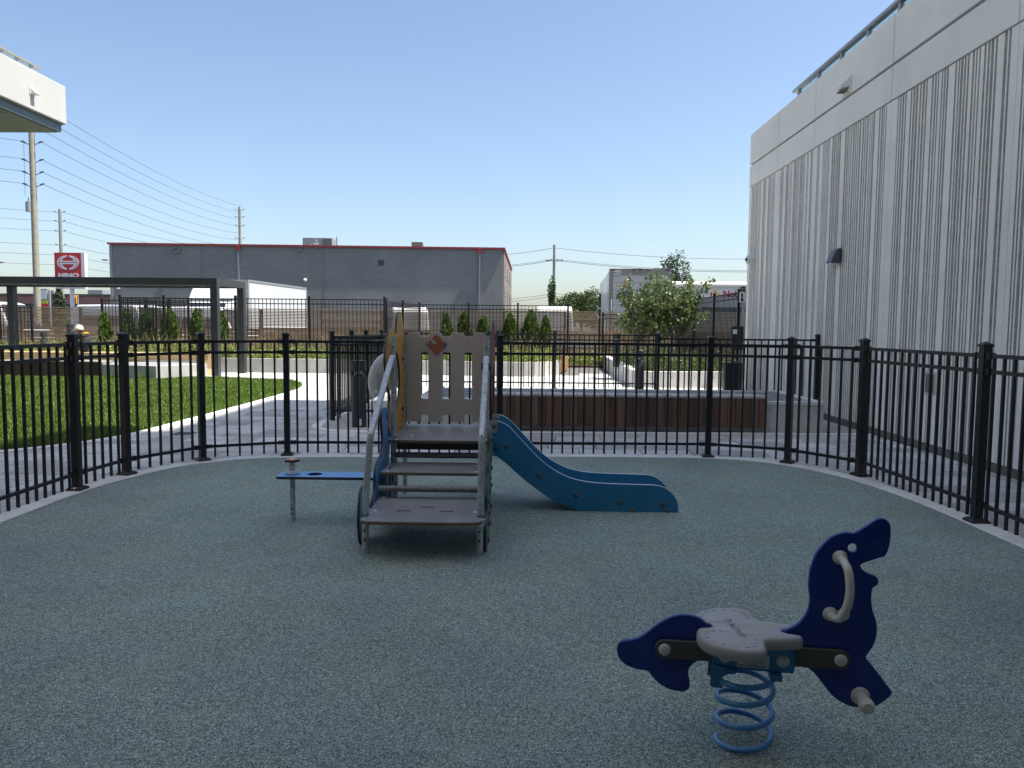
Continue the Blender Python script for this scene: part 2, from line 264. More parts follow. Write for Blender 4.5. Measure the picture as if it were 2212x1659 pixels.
# ------------------------------------------------------------------ mesh helpers
OFF = {}
def off_of(p):
    return OFF.get(p.name, Vector((0, 0, 0))) if p else Vector((0, 0, 0))
class MB:
    def __init__(s): s.v = []; s.f = []
    def add(s, vs, fs):
        o = len(s.v); s.v.extend([tuple(p) for p in vs]); s.f.extend([tuple(i + o for i in f) for f in fs]); return s
    def box(s, c, d, rz=0.0, rx=0.0, ry=0.0):
        x, y, z = d[0] / 2, d[1] / 2, d[2] / 2
        R = Matrix.Rotation(rz, 3, 'Z') @ Matrix.Rotation(ry, 3, 'Y') @ Matrix.Rotation(rx, 3, 'X'); c = Vector(c)
        vs = [c + R @ Vector(p) for p in ((-x, -y, -z), (x, -y, -z), (x, y, -z), (-x, y, -z), (-x, -y, z), (x, -y, z), (x, y, z), (-x, y, z))]
        return s.add(vs, ((0, 3, 2, 1), (4, 5, 6, 7), (0, 1, 5, 4), (1, 2, 6, 5), (2, 3, 7, 6), (3, 0, 4, 7)))
    def bb(s, x0, x1, y0, y1, z0, z1):
        return s.box(((x0 + x1) / 2, (y0 + y1) / 2, (z0 + z1) / 2), (x1 - x0, y1 - y0, z1 - z0))
    def bar(s, p0, p1, wd, h):
        p0, p1 = Vector(p0), Vector(p1); d = (p1 - p0); u = d.normalized(); sd = u.cross(Vector((0, 0, 1)))
        sd = sd.normalized() if sd.length > 1e-4 else Vector((1, 0, 0)); t = sd.cross(u)
        vs = [p + sd * a * wd / 2 + t * b * h / 2 for p in (p0, p1) for a, b in ((-1, -1), (1, -1), (1, 1), (-1, 1))]
        return s.add(vs, ((3, 2, 1, 0), (4, 5, 6, 7), (0, 1, 5, 4), (1, 2, 6, 5), (2, 3, 7, 6), (3, 0, 4, 7)))
    def tube(s, path, r, n=10, closed=False, caps=True):
        P = [Vector(p) for p in path]; k = len(P); rings = []
        prev = None
        for i in range(k):
            if closed: d = P[(i + 1) % k] - P[i - 1]
            else: d = P[min(i + 1, k - 1)] - P[max(i - 1, 0)]
            d.normalize()
            if prev is None:
                a = Vector((0, 0, 1)) if abs(d.z) < 0.9 else Vector((1, 0, 0)); a = (a - d * a.dot(d)).normalized()
            else:
                a = prev - d * prev.dot(d); a.normalize()
            prev = a; b = d.cross(a); rr = r[i] if isinstance(r, (list, tuple)) else r
            rings.append([P[i] + a * math.cos(2 * PI * j / n) * rr + b * math.sin(2 * PI * j / n) * rr for j in range(n)])
        vs = [p for q in rings for p in q]; fs = []
        for i in range(k if closed else k - 1):
            i2 = (i + 1) % k
            for j in range(n): fs.append((i * n + j, i * n + (j + 1) % n, i2 * n + (j + 1) % n, i2 * n + j))
        if caps and not closed: fs.append(tuple(range(n - 1, -1, -1))); fs.append(tuple((k - 1) * n + j for j in range(n)))
        return s.add(vs, fs)
    def cyl(s, p0, p1, r, n=12): return s.tube([p0, p1], r, n)
    def sphere(s, c, r, nu=12, nv=8, v0=-PI / 2, v1=PI / 2, axis='Z'):
        c = Vector(c); r = (r, r, r) if not isinstance(r, (tuple, list)) else r; vs = []; fs = []
        for i in range(nv + 1):
            t = v0 + (v1 - v0) * i / nv
            for j in range(nu):
                a = 2 * PI * j / nu; p = (math.cos(t) * math.cos(a), math.cos(t) * math.sin(a), math.sin(t))
                if axis == 'X': p = (p[2], p[0], p[1])
                elif axis == '-X': p = (-p[2], p[0], -p[1])
                elif axis == '-Y': p = (p[0], -p[2], p[1])
                vs.append(c + Vector((p[0] * r[0], p[1] * r[1], p[2] * r[2])))
        for i in range(nv):
            for j in range(nu): fs.append((i * nu + j, i * nu + (j + 1) % nu, (i + 1) * nu + (j + 1) % nu, (i + 1) * nu + j))
        if v0 > -PI / 2 + 0.01: fs.append(tuple(range(nu - 1, -1, -1)))
        return s.add(vs, fs)
    def lathe(s, c, prof, n=16):
        c = Vector(c); vs = []; fs = []; k = len(prof)
        for r, z in prof:
            for j in range(n): vs.append(c + Vector((r * math.cos(2 * PI * j / n), r * math.sin(2 * PI * j / n), z)))
        for i in range(k - 1):
            for j in range(n): fs.append((i * n + j, i * n + (j + 1) % n, (i + 1) * n + (j + 1) % n, (i + 1) * n + j))
        fs.append(tuple(range(n - 1, -1, -1))); fs.append(tuple((k - 1) * n + j for j in range(n)))
        return s.add(vs, fs)
    def prism(s, poly, fn0, fn1):
        """poly 2D, fn maps (a,b)->3D for the two faces"""
        n = len(poly); vs = [fn0(*p) for p in poly] + [fn1(*p) for p in poly]
        tris = tessellate_polygon([[Vector((p[0], p[1], 0)) for p in poly]])
        fs = [tuple(t) for t in tris] + [tuple(i + n for i in reversed(t)) for t in tris]
        fs += [(i, i + n, (i + 1) % n + n, (i + 1) % n) for i in range(n)]
        return s.add(vs, fs)
    def build(s, name, mat, parent=None, smooth=False, bevel=0.0, segs=2, angle=35, local=False):
        o = Vector((0, 0, 0)) if local else off_of(parent)
        me = bpy.data.meshes.new(name)
        me.from_pydata([(p[0] - o[0], p[1] - o[1], p[2] - o[2]) for p in s.v], [], s.f)
        fix_normals(me)
        if smooth: me.shade_smooth(); me.set_sharp_from_angle(angle=math.radians(angle))
        ob = link(name, me, mat, parent)
        if bevel:
            bm_ = ob.modifiers.new('bevel', 'BEVEL'); bm_.width = bevel; bm_.segments = segs; bm_.limit_method = 'ANGLE'; bm_.angle_limit = math.radians(angle)
            bm_.harden_normals = False
        return ob
def fix_normals(me):
    import bmesh
    b = bmesh.new(); b.from_mesh(me); bmesh.ops.recalc_face_normals(b, faces=b.faces); b.to_mesh(me); b.free(); me.update()
def link(name, me, mat=None, parent=None):
    ob = bpy.data.objects.new(name, me); COL.objects.link(ob)
    if mat and not me.materials: me.materials.append(M[mat])
    if parent: ob.parent = parent; OFF[ob.name] = off_of(parent)
    return ob
def thing(name, loc, label, cat, group=None, rz=0.0):
    o = bpy.data.objects.new(name, None); COL.objects.link(o); o.location = loc; o.rotation_euler = (0, 0, rz)
    o.empty_display_size = 0.2; OFF[o.name] = Vector(loc) if not rz else Vector((0, 0, 0))
    return tag(o, label, cat, group)
def tag(o, label=None, cat=None, group=None, kind=None):
    if label: o['label'] = label
    if cat: o['category'] = cat
    if group: o['group'] = group
    if kind: o['kind'] = kind
    return o
def inst(name, me, parent, loc, rz=0.0, scale=None):
    """another object on a shared mesh, placed in world coordinates"""
    ob = bpy.data.objects.new(name, me); COL.objects.link(ob); ob.parent = parent
    ob.location = Vector(loc) - off_of(parent); ob.rotation_euler = (0, 0, rz)
    if scale: ob.scale = scale
    return ob
def copy_tree(o, parent=None):
    c = o.copy(); COL.objects.link(c)
    if parent: c.parent = parent
    for ch in list(o.children): copy_tree(ch, c)
    return c
def mesh_of(mb, name, mat, smooth=False):
    me = bpy.data.meshes.new(name); me.from_pydata([tuple(p) for p in mb.v], [], mb.f); fix_normals(me)
    if smooth: me.shade_smooth(); me.set_sharp_from_angle(angle=math.radians(35))
    me.materials.append(M[mat]); return me
def smooth_closed(pts, n=4):
    """Catmull-Rom through a closed 2D outline"""
    out = []; k = len(pts)
    for i in range(k):
        p0, p1, p2, p3 = (np.array(pts[(i + j - 1) % k]) for j in range(4))
        for t in np.arange(n) / n:
            out.append(tuple(0.5 * ((2 * p1) + (-p0 + p2) * t + (2 * p0 - 5 * p1 + 4 * p2 - p3) * t * t + (-p0 + 3 * p1 - 3 * p2 + p3) * t ** 3)))
    return out
def smooth_open(pts, n=6):
    out = []; k = len(pts); P = [np.array(p, float) for p in pts]
    for i in range(k - 1):
        p0, p1, p2, p3 = P[max(i - 1, 0)], P[i], P[i + 1], P[min(i + 2, k - 1)]
        for t in np.arange(n) / n:
            out.append(tuple(0.5 * ((2 * p1) + (-p0 + p2) * t + (2 * p0 - 5 * p1 + 4 * p2 - p3) * t * t + (-p0 + 3 * p1 - 3 * p2 + p3) * t ** 3)))
    out.append(tuple(P[-1])); return out
def rrect(x0, x1, y0, y1, r, n=5):
    out = []
    for cx, cy, a0 in ((x1 - r, y0 + r, -PI / 2), (x1 - r, y1 - r, 0), (x0 + r, y1 - r, PI / 2), (x0 + r, y0 + r, PI)):
        for i in range(n + 1):
            a = a0 + PI / 2 * i / n; out.append((cx + r * math.cos(a), cy + r * math.sin(a)))
    return out
def circ(cx, cy, r, n=20, ry=None):
    return [(cx + r * math.cos(2 * PI * i / n), cy + (ry or r) * math.sin(2 * PI * i / n)) for i in range(n)]
def panel(name, outlines, thick, mat, edge_mat, parent, mtx, bev=0.002):
    """flat board cut to an outline with holes: filled 2D curve with thickness and eased edges, made a mesh"""
    cu = bpy.data.curves.new(name, 'CURVE'); cu.dimensions = '2D'; cu.fill_mode = 'BOTH'
    cu.extrude = thick / 2 - bev; cu.bevel_depth = bev; cu.bevel_resolution = 1; cu.offset = -bev
    for pts in outlines:
        sp = cu.splines.new('POLY'); sp.points.add(len(pts) - 1); sp.use_cyclic_u = True
        for i, p in enumerate(pts): sp.points[i].co = (p[0], p[1], 0, 1)
    ob = bpy.data.objects.new(name + '_tmp', cu); COL.objects.link(ob)
    dg = bpy.context.evaluated_depsgraph_get(); me = bpy.data.meshes.new_from_object(ob.evaluated_get(dg))
    bpy.data.objects.remove(ob); bpy.data.curves.remove(cu)
    me.name = name; me.materials.clear(); me.materials.append(M[mat])
    if edge_mat:
        me.materials.append(M[edge_mat])
        for p in me.polygons: p.material_index = 0 if abs(p.normal.z) > 0.9 else 1
    o = off_of(parent)
    me.transform(Matrix.Translation(-o) @ mtx)
    ob = bpy.data.objects.new(name, me); COL.objects.link(ob)
    if parent: ob.parent = parent; OFF[ob.name] = o
    return ob
def XZ(y): return Matrix(((1, 0, 0, 0), (0, 0, -1, y), (0, 1, 0, 0), (0, 0, 0, 1)))          # board facing -Y
def YZ(x): return Matrix(((0, 0, 1, x), (1, 0, 0, 0), (0, 1, 0, 0), (0, 0, 0, 1)))           # board facing +X
def XY(z): return Matrix.Translation((0, 0, z))
def lettering(name, body, size, mat, parent, mtx, extrude=0.0015, bold=0.0, align='CENTER', space=1.0, sx=1.0):
    cu = bpy.data.curves.new(name, 'FONT'); cu.body = body; cu.size = size; cu.extrude = extrude; cu.offset = bold; cu.align_x = align; cu.align_y = 'CENTER'; cu.space_character = space
    ob = bpy.data.objects.new(name + '_tmp', cu); COL.objects.link(ob)
    dg = bpy.context.evaluated_depsgraph_get(); me = bpy.data.meshes.new_from_object(ob.evaluated_get(dg))
    bpy.data.objects.remove(ob); bpy.data.curves.remove(cu)
    me.name = name; me.materials.clear(); me.materials.append(M[mat]); o = off_of(parent)
    me.transform(Matrix.Translation(-o) @ mtx @ Matrix.Diagonal((sx, 1, 1, 1)))
    ob = bpy.data.objects.new(name, me); COL.objects.link(ob); ob.parent = parent; OFF[ob.name] = o
    return ob
def sheet(name, poly, z, mat, kind='structure'):
    tris = tessellate_polygon([[Vector((p[0], p[1], 0)) for p in poly]])
    me = bpy.data.meshes.new(name); me.from_pydata([(p[0], p[1], z) for p in poly], [], [tuple(t) for t in tris]); 
    for p in me.polygons:
        if p.normal.z < 0: p.flip()
    ob = link(name, me, mat); tag(ob, kind=kind); return ob
def offset_line(pts, d):
    out = []; k = len(pts)
    for i in range(k):
        a = np.array(pts[max(i - 1, 0)]); b = np.array(pts[min(i + 1, k - 1)]); t = (b - a) / (np.linalg.norm(b - a) + 1e-9)
        out.append((pts[i][0] - t[1] * d, pts[i][1] + t[0] * d))
    return out
def band(name, pts, wd, z0, z1, mat, parent=None, kind=None):
    """a kerb: strip along an open line, left edge offset by wd"""
    q = offset_line(pts, wd); k = len(pts); mb = MB(); vs = []
    for i in range(k): vs += [(pts[i][0], pts[i][1], z0), (pts[i][0], pts[i][1], z1), (q[i][0], q[i][1], z1), (q[i][0], q[i][1], z0)]
    fs = []
    for i in range(k - 1):
        a, b = i * 4, i * 4 + 4
        fs += [(a, b, b + 1, a + 1), (a + 1, b + 1, b + 2, a + 2), (a + 2, b + 2, b + 3, a + 3)]
    fs += [(0, 1, 2, 3), tuple((k - 1) * 4 + j for j in (3, 2, 1, 0))]
    mb.add(vs, fs); ob = mb.build(name, mat, parent, smooth=True, angle=40)
    if kind: tag(ob, kind=kind)
    return ob
def np_mesh(name, V, F, mat, parent=None, smooth=False):
    me = bpy.data.meshes.new(name); V = np.asarray(V, np.float32); F = np.asarray(F, np.int32)
    o = off_of(parent); V = V - np.array(o, np.float32)
    me.vertices.add(len(V)); me.vertices.foreach_set('co', V.ravel())
    nf, k = F.shape; me.loops.add(nf * k); me.loops.foreach_set('vertex_index', F.ravel())
    me.polygons.add(nf); me.polygons.foreach_set('loop_start', np.arange(0, nf * k, k, dtype=np.int32))
    me.update(calc_edges=True); me.validate(); me.materials.append(M[mat])
    ob = bpy.data.objects.new(name, me); COL.objects.link(ob)
    if parent: ob.parent = parent; OFF[ob.name] = o
    return ob
def in_poly(x, y, poly):
    c = np.zeros(np.shape(x), bool); n = len(poly); j = n - 1
    for i in range(n):
        xi, yi = poly[i]; xj, yj = poly[j]
        c ^= ((yi > y) != (yj > y)) & (x < (xj - xi) * (y - yi) / (yj - yi + 1e-12) + xi); j = i
    return c
RNG = np.random.default_rng(11)

# ================================================================== GROUND
sheet('ground', [(-600, -200), (600, -200), (600, 900), (-600, 900)], -0.10, 'asphalt')
kerb_in = [(-3.89, -0.4), (-3.89, 2.5), (-3.89, 5.58), (-3.90, 6.42), (-3.84, 7.11), (-3.63, 7.82), (-3.28, 8.25), (-2.75, 8.50), (-1.54, 8.63), (0.36, 8.77), (1.24, 8.80), (2.1, 8.78), (2.62, 8.60), (3.00, 8.22), (3.27, 7.62), (3.42, 6.7), (3.45, 5.6), (3.45, 2.5), (3.45, -0.4)]
kin = smooth_open(kerb_in, 6)
sheet('rubber_floor', kin, 0.004, 'rubber')
band('play_kerb', kin, 0.17, -0.05, 0.007, 'kerb_white', kind='structure')
kout = offset_line(kin, 0.10)
lawn = smooth_open([(-10.2, 5.6), (-8.2, 6.9), (-6.9, 7.95), (-6.05, 8.80), (-5.55, 9.5), (-5.32, 10.3), (-5.26, 11.7), (-5.2, 14.3), (-5.2, 17.0), (-5.32, 18.3), (-5.62, 19.15), (-6.2, 19.85), (-7.0, 20.3), (-8.2, 20.55)], 5)
lawn_poly = lawn + [(-16.5, 20.6), (-16.5, 5.6)]
band('lawn_kerb', lawn, -0.16, -0.05, 0.012, 'kerb_white', kind='structure')
sheet('lawn_soil', lawn_poly, 0.010, 'turf')
kerb2 = smooth_open([(-3.05, 18.2), (-3.1, 15), (-3.15, 12.2), (-3.14, 11.35), (-3.0, 10.95), (-2.7, 10.72), (-2.3, 10.66), (-1.0, 10.70), (1.5, 10.80), (3.4, 10.88), (4.98, 10.92)], 6)
band('court_kerb', kerb2, 0.14, -0.05, 0.007, 'kerb_white', kind='structure')
court = kerb2 + [(4.98, 18.2)]
# paving: one bed, every slab its own piece near by, the far ones joined
bed = sheet('paving', [(-17, -1), (5.03, -1), (5.03, 31), (-17, 31)], -0.035, 'paver_bed')
slabs = []; y = 3.4; row = 0
while y < 24.5:
    d = (0.30, 0.45)[row % 2]; x = -9.5 + rnd.uniform(-0.6, 0)
    while x < 5.0:
        wd = rnd.choice((0.3, 0.45, 0.6, 0.6, 0.75)); x1 = min(x + wd, 5.0)
        cx, cy = (x + x1) / 2, y + d / 2
        ok = x1 - x > 0.08
        if ok:
            xs = np.array([x, x1, x, x1, cx]); ys = np.array([y, y, y + d, y + d, cy])
            if in_poly(xs, ys, kin).all() or in_poly(xs, ys, lawn_poly).all(): ok = False
            if -1.5 < x and x1 < 4.3 and 11.1 < y and y + d < 13.05: ok = False
            if y > 23.4 and not (1.3 < x and x1 < 3.2): ok = False
            if abs(cx) > 0.72 * (cy + 1.0): ok = False
        if ok: slabs.append((x, x1, y, y + d, bool(in_poly(np.array([cx]), np.array([cy]), court)[0])))
        x = x1
    y += d; row += 1
slab_cache = {}
def slab_mesh(wd, d, mat):
    k = (round(wd, 2), round(d, 2), mat)
    if k not in slab_cache:
        g = 0.006; c = 0.008; mb = MB(); X, Y = wd / 2 - g, d / 2 - g
        vs = [(sx * X, sy * Y, -0.03) for sx, sy in ((-1, -1), (1, -1), (1, 1), (-1, 1))] + [(sx * X, sy * Y, -c) for sx, sy in ((-1, -1), (1, -1), (1, 1), (-1, 1))] + [(sx * (X - c), sy * (Y - c), 0) for sx, sy in ((-1, -1), (1, -1), (1, 1), (-1, 1))]
        fs = [(i, (i + 1) % 4, 4 + (i + 1) % 4, 4 + i) for i in range(4)] + [(4 + i, 4 + (i + 1) % 4, 8 + (i + 1) % 4, 8 + i) for i in range(4)] + [(8, 9, 10, 11)]
        mb.add(vs, fs); slab_cache[k] = mesh_of(mb, 'paver', mat)
    return slab_cache[k]
slabs.sort(key=lambda s: (s[2] ** 2 + 0.3 * s[0] ** 2))
def slab_visible(s):                                                # inside the picture's field
    cx, cy = (s[0] + s[1]) / 2, (s[2] + s[3]) / 2
    return abs(cx) < 0.64 * cy + 0.3
near = [s for s in slabs if slab_visible(s)][:300]; nset = set(near)
for s in near:
    o = inst('paver', slab_mesh(s[1] - s[0], s[3] - s[2], 'paver_warm' if s[4] else 'paver'), bed, ((s[0] + s[1]) / 2, (s[2] + s[3]) / 2, rnd.uniform(-0.002, 0.0005)))
    o.rotation_euler = (rnd.uniform(-0.002, 0.002), rnd.uniform(-0.002, 0.002), 0)
for mt in ('paver', 'paver_warm'):
    mb = MB()
    for s in slabs:
        if s in nset or (mt == 'paver_warm') != s[4]: continue
        me = slab_mesh(s[1] - s[0], s[3] - s[2], mt); c = Vector(((s[0] + s[1]) / 2, (s[2] + s[3]) / 2, rnd.uniform(-0.002, 0.0005)))
        mb.add([v.co + c for v in me.vertices], [tuple(p.vertices) for p in me.polygons])
    o = mb.build('far_pavers', mt + '_far' if mt + '_far' in M else mt, bed); tag(o, kind='stuff')
sheet('lawn_path', [(-16.9, 20.75), (-5.6, 20.75), (-5.6, 31), (-16.9, 31)], -0.02, 'paver')
# grass blades
def grass(name, poly, n, hmin, hmax, mat, z=0.01, wdt=0.006, bbox=None, nearw=True):
    b = bbox; X = RNG.uniform(b[0], b[1], n * 3); Y = b[2] + (b[3] - b[2]) * RNG.random(n * 3) ** 1.25
    k = in_poly(X, Y, poly) & (np.abs(X) < 0.70 * Y + 0.6); X, Y = X[k][:n], Y[k][:n]; n = len(X)
    # mown height varies softly over the lawn
    hh = (hmin + (hmax - hmin) * RNG.random(n)) * (1 + 0.18 * np.sin(X * 2.1 + 1.3 * np.sin(Y * 1.7)) * np.cos(Y * 1.9))
    a = RNG.uniform(0, 2 * PI, n); lean = hh * RNG.uniform(0.15, 0.75, n); wd = wdt * (0.7 + 0.6 * RNG.random(n)) * (1 + 0.05 * Y)
    la = RNG.uniform(0, 2 * PI, n); dx, dy = np.cos(la) * lean, np.sin(la) * lean; wx, wy = np.cos(a) * wd, np.sin(a) * wd
    V = np.zeros((n, 5, 3), np.float32)
    V[:, 0] = np.stack([X - wx, Y - wy, np.full(n, z)], 1); V[:, 1] = np.stack([X + wx, Y + wy, np.full(n, z)], 1)
    V[:, 2] = np.stack([X + wx * .8 + dx * .35, Y + wy * .8 + dy * .35, z + hh * .6], 1); V[:, 3] = np.stack([X - wx * .8 + dx * .35, Y - wy * .8 + dy * .35, z + hh * .6], 1)
    V[:, 4] = np.stack([X + dx, Y + dy, z + hh], 1)
    i = (np.arange(n) * 5)[:, None]
    F = np.concatenate([i + np.array([[0, 1, 2]]), i + np.array([[0, 2, 3]]), i + np.array([[3, 2, 4]])])
    return np_mesh(name, V.reshape(-1, 3), F, mat)
gl = grass('lawn_grass', lawn_poly, 150000, 0.045, 0.095, 'grass_blade', bbox=(-15.5, -5.1, 7.6, 20.6))
tag(gl, 'short bright green grass of the lawn left of the play area', 'grass', kind='stuff')
# drain cover in the left path
dc = thing('drain_cover', (-4.62, 10.35, 0), 'small square brown drain cover set in the pavers beside the lawn', 'drain cover')
MB().bb(-4.76, -4.48, 10.2, 10.48, -0.02, 0.004).build('frame', 'footing', dc)
for i in range(7): MB().bb(-4.73, -4.51, 10.225 + i * 0.036, 10.245 + i * 0.036, 0.004, 0.008).build('bar', 'bar_brown', dc)

# ================================================================== RIGHT BUILDING
WX, WEND, ZR, ZG, ZT = 5.03, 17.63, 4.64, 5.13, 5.80
rb = thing('podium_building', (WX, 5, 0), 'pale precast building with ribbed wall panels along the right side', 'building')
MB().bb(WX + 0.06, 24, -14, WEND - 0.01, -0.05, ZT - 0.25).build('wall_core', 'joint_dark', rb)
MB().bb(WX + 0.02, WX + 0.06, -14, WEND - 0.02, -0.08, 0.10).build('footing', 'footing', rb)
joints = [WEND, 15.70, 13.76, 10.93, 8.19, 5.4, 2.6, -0.2, -3, -6, -10, -14]
def rib_panel(y1, y0):
    """vertical ribs and flutes of uneven width cast in the panel face"""
    y0 += 0.003; y1 -= 0.003
    prof = [(y0, 0.0)]; y = y0 + 0.05; D = 0.046
    while y < y1 - 0.12:
        if rnd.random() < 0.55:
            y += rnd.uniform(0.05, 0.13)
        n = rnd.choice((2, 3, 3, 4, 5))
        for i in range(n):
            gw = rnd.choice((0.028, 0.038, 0.052)); 
            if y + gw + 0.02 > y1 - 0.05: break
            prof += [(y, 0.0), (y + 0.005, D), (y + gw - 0.005, D), (y + gw, 0.0)]
            y += gw + rnd.choice((0.020, 0.026, 0.032))
        y += rnd.uniform(0.01, 0.04)
    prof.append((y1, 0.0)); k = len(prof); mb = MB()
    vs = [(WX + d, yy, 0.09) for yy, d in prof] + [(WX + d, yy, ZR - 0.012) for yy, d in prof] + [(WX + 0.058, y0, 0.09), (WX + 0.058, y1, 0.09), (WX + 0.058, y0, ZR - 0.012), (WX + 0.058, y1, ZR - 0.012)]
    fs = [(i, i + 1, k + i + 1, k + i) for i in range(k - 1)]
    fs += [(2 * k, 0, k, 2 * k + 2), (k - 1, 2 * k + 1, 2 * k + 3, 2 * k - 1)]
    # top and bottom cap strips
    fs += [(2 * k + 2,) + tuple(range(k, 2 * k)) + (2 * k + 3,), (2 * k + 1,) + tuple(range(k - 1, -1, -1)) + (2 * k,)]
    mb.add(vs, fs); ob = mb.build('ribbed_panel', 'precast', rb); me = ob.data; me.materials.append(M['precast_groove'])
    for p in me.polygons:                                           # flutes take a darker, rougher precast
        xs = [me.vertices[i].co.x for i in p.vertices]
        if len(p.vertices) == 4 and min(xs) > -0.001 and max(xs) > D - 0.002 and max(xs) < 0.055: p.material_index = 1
    return ob
for a, b in zip(joints[:-1], joints[1:]):
    rib_panel(a, b)
    MB().bb(WX - 0.01, WX + 0.058, b + 0.008, a - 0.008, ZR + 0.004, ZG - 0.03).build('band_panel', 'precast_smooth', rb, bevel=0.006)
    MB().bb(WX - 0.01, WX + 0.30, b + 0.008, a - 0.008, ZG + 0.012, ZT).build('parapet_panel', 'precast_smooth', rb, bevel=0.008)
MB().bb(WX + 0.06, 9, WEND - 0.35, WEND - 0.011, ZT - 0.3, ZT - 0.01).build('parapet_return', 'precast_smooth', rb)
# railing with glass behind the parapet
rr = thing('roof_railing', (WX + 0.22, 15.4, ZT), 'grey metal railing with glass panes on top of the ribbed right building', 'railing')
yp = [15.25, 14.25, 13.25, 12.25, 11.25, 10.25, 9.25, 8.25, 7.25]
for yy in yp: MB().bb(WX + 0.19, WX + 0.25, yy - 0.035, yy + 0.035, ZT - 0.3, ZT + 0.28).build('post', 'alu_grey', rr)
MB().bb(WX + 0.165, WX + 0.275, 6.8, 15.5, ZT + 0.28, ZT + 0.335).build('handrail', 'alu_grey', rr, bevel=0.008)
for a, b in zip(yp[:-1], yp[1:]): MB().bb(WX + 0.215, WX + 0.225, b + 0.05, a - 0.05, ZT - 0.25, ZT + 0.25).build('glass_pane', 'glass_rail', rr)
# unseen tower added to the right, its stepped top shaped to shade the play area
tw = thing('shade_tower', (15, 5, ZT - 0.25), 'tall pale tower added out of view on the right roof to shade the play area', 'building')
MB().bb(8.2, 24, -3.5, 9.9, ZT - 0.26, 31.3).build('wall', 'stucco', tw); MB().bb(8.2, 24, 9.902, 14.6, ZT - 0.26, 28.7).build('wall', 'stucco', tw)
for i in range(7):
    z = 6.4 + i * 3.05
    MB().bb(8.12, 8.2 - 0.002, -3.0, 13.7, z + 0.75, z + 2.35).build('window_band', 'dark_glass', tw)
# fittings on the right wall
v = thing('vent_hood', (WX, 12.42, 5.28), 'small hooded vent high on the smooth band of the right building', 'vent')
MB().bb(WX - 0.03, WX - 0.011, 12.28, 12.56, 5.16, 5.42).build('plate', 'plastic_white', v, bevel=0.004)
MB().prism([(0, 0), (0.12, -0.12), (0.105, -0.165), (0, -0.15)], lambda a, b: (WX - 0.03 - a, 12.31, 5.40 + b), lambda a, b: (WX - 0.03 - a, 12.53, 5.40 + b)).build('hood', 'plastic_white', v)
MB().bb(WX - 0.15, WX - 0.04, 12.33, 12.51, 5.195, 5.20).build('louvre', 'joint_dark', v)
lp = thing('wall_lamp', (WX, 12.5, 2.55), 'dark grey wedge shaped wall lamp on the ribbed wall', 'lamp')
prof = [(0, 0.235), (0.035, 0.23), (0.075, 0.195), (0.12, 0.11), (0.155, 0.0), (0.0, 0.0)]
MB().prism(prof, lambda a, b: (WX - 0.02 - a, 12.39, 2.55 + b), lambda a, b: (WX - 0.02 - a, 12.61, 2.55 + b)).build('housing', 'lamp_grey', lp, bevel=0.012)
MB().bb(WX - 0.15, WX - 0.04, 12.41, 12.59, 2.53, 2.549).build('lens', 'sticker', lp)
MB().bb(WX - 0.022, WX + 0.02, 12.42, 12.58, 2.57, 2.77).build('back_plate', 'lamp_grey', lp)
def dome_cam(loc, dx, label, s=1.0, dy=0.0):
    c = thing('security_camera', loc, label, 'camera'); x, y, z = loc; ax = '-X' if dx < 0 else '-Y'
    n = Vector((-1, 0, 0)) if dx < 0 else Vector((0, -1, 0)); p = Vector(loc)
    MB().tube([p + n * -0.01, p + n * 0.10 * s, p + n * 0.13 * s], [0.085 * s, 0.085 * s, 0.075 * s], 16).build('housing', 'plastic_white', c, smooth=True)
    MB().sphere(p + n * 0.128 * s, 0.034 * s, 14, 6, 0, PI / 2, ax).build('dome', 'dark_glass', c, smooth=True)
dome_cam((WX, 17.1, 3.0), -1, 'white dome camera at the far end of the ribbed right wall', 1.25)
oc = thing('outlet_box', (WX, 9.56, 0.84), 'beige recessed outlet cover low on the ribbed right wall', 'outlet')
MB().bb(WX - 0.012, WX + 0.03, 9.44, 9.68, 0.70, 0.98).build('frame', 'concrete', oc, bevel=0.004)
MB().bb(WX - 0.022, WX - 0.0125, 9.47, 9.65, 0.73, 0.95).build('cover', 'footing', oc, bevel=0.003)

# ================================================================== LEFT BUILDING (cantilever)
LX, LY = -8.44, 14.33
lb = thing('white_building', (LX, 10, 0), 'white cantilevered building corner with dark soffit at the upper left', 'building')
MB().bb(-18, LX, -14, LY, 5.12, 5.80).build('parapet', 'stucco_white', lb, bevel=0.012)
MB().bb(-18, LX - 0.07, -14, LY - 0.06, 4.97, 5.118).build('fascia', 'fascia', lb)
MB().bb(-18, LX - 0.12, -14, LY - 0.11, 4.95, 4.972).build('soffit_board', 'soffit', lb)
MB().bb(-18, LX - 0.05, -14, LY - 0.04, 5.095, 5.121).build('drip_strip', 'joint_dark', lb)
for yy in (12.9, 11.4, 9.9): MB().bb(-18, LX - 0.13, yy - 0.006, yy + 0.006, 4.946, 4.951).build('soffit_joint', 'joint_dark', lb)
MB().bb(-18, -14.6, -14, 13.0, -0.05, 4.951).build('wall', 'stucco', lb)
lr = thing('terrace_railing', (LX - 0.25, 13.5, 5.8), 'grey metal railing on top of the white building at upper left', 'railing')
for yy in (13.72, 13.35, 12.95, 12.55, 12.15, 11.7): MB().bb(LX - 0.27, LX - 0.22, yy - 0.025, yy + 0.025, 5.79, 5.98).build('post', 'alu_grey', lr)
MB().bb(LX - 0.29, LX - 0.20, 11.2, 13.95, 5.98, 6.02).build('handrail', 'alu_grey', lr)
for a in (13.54, 13.15, 12.75, 12.35, 11.93): MB().bb(LX - 0.249, LX - 0.241, a - 0.15, a + 0.15, 5.80, 5.97).build('glass_pane', 'glass_rail', lr)
v = thing('vent_hood', (LX, 13.34, 5.41), 'small hooded vent on the white parapet at upper left', 'vent')
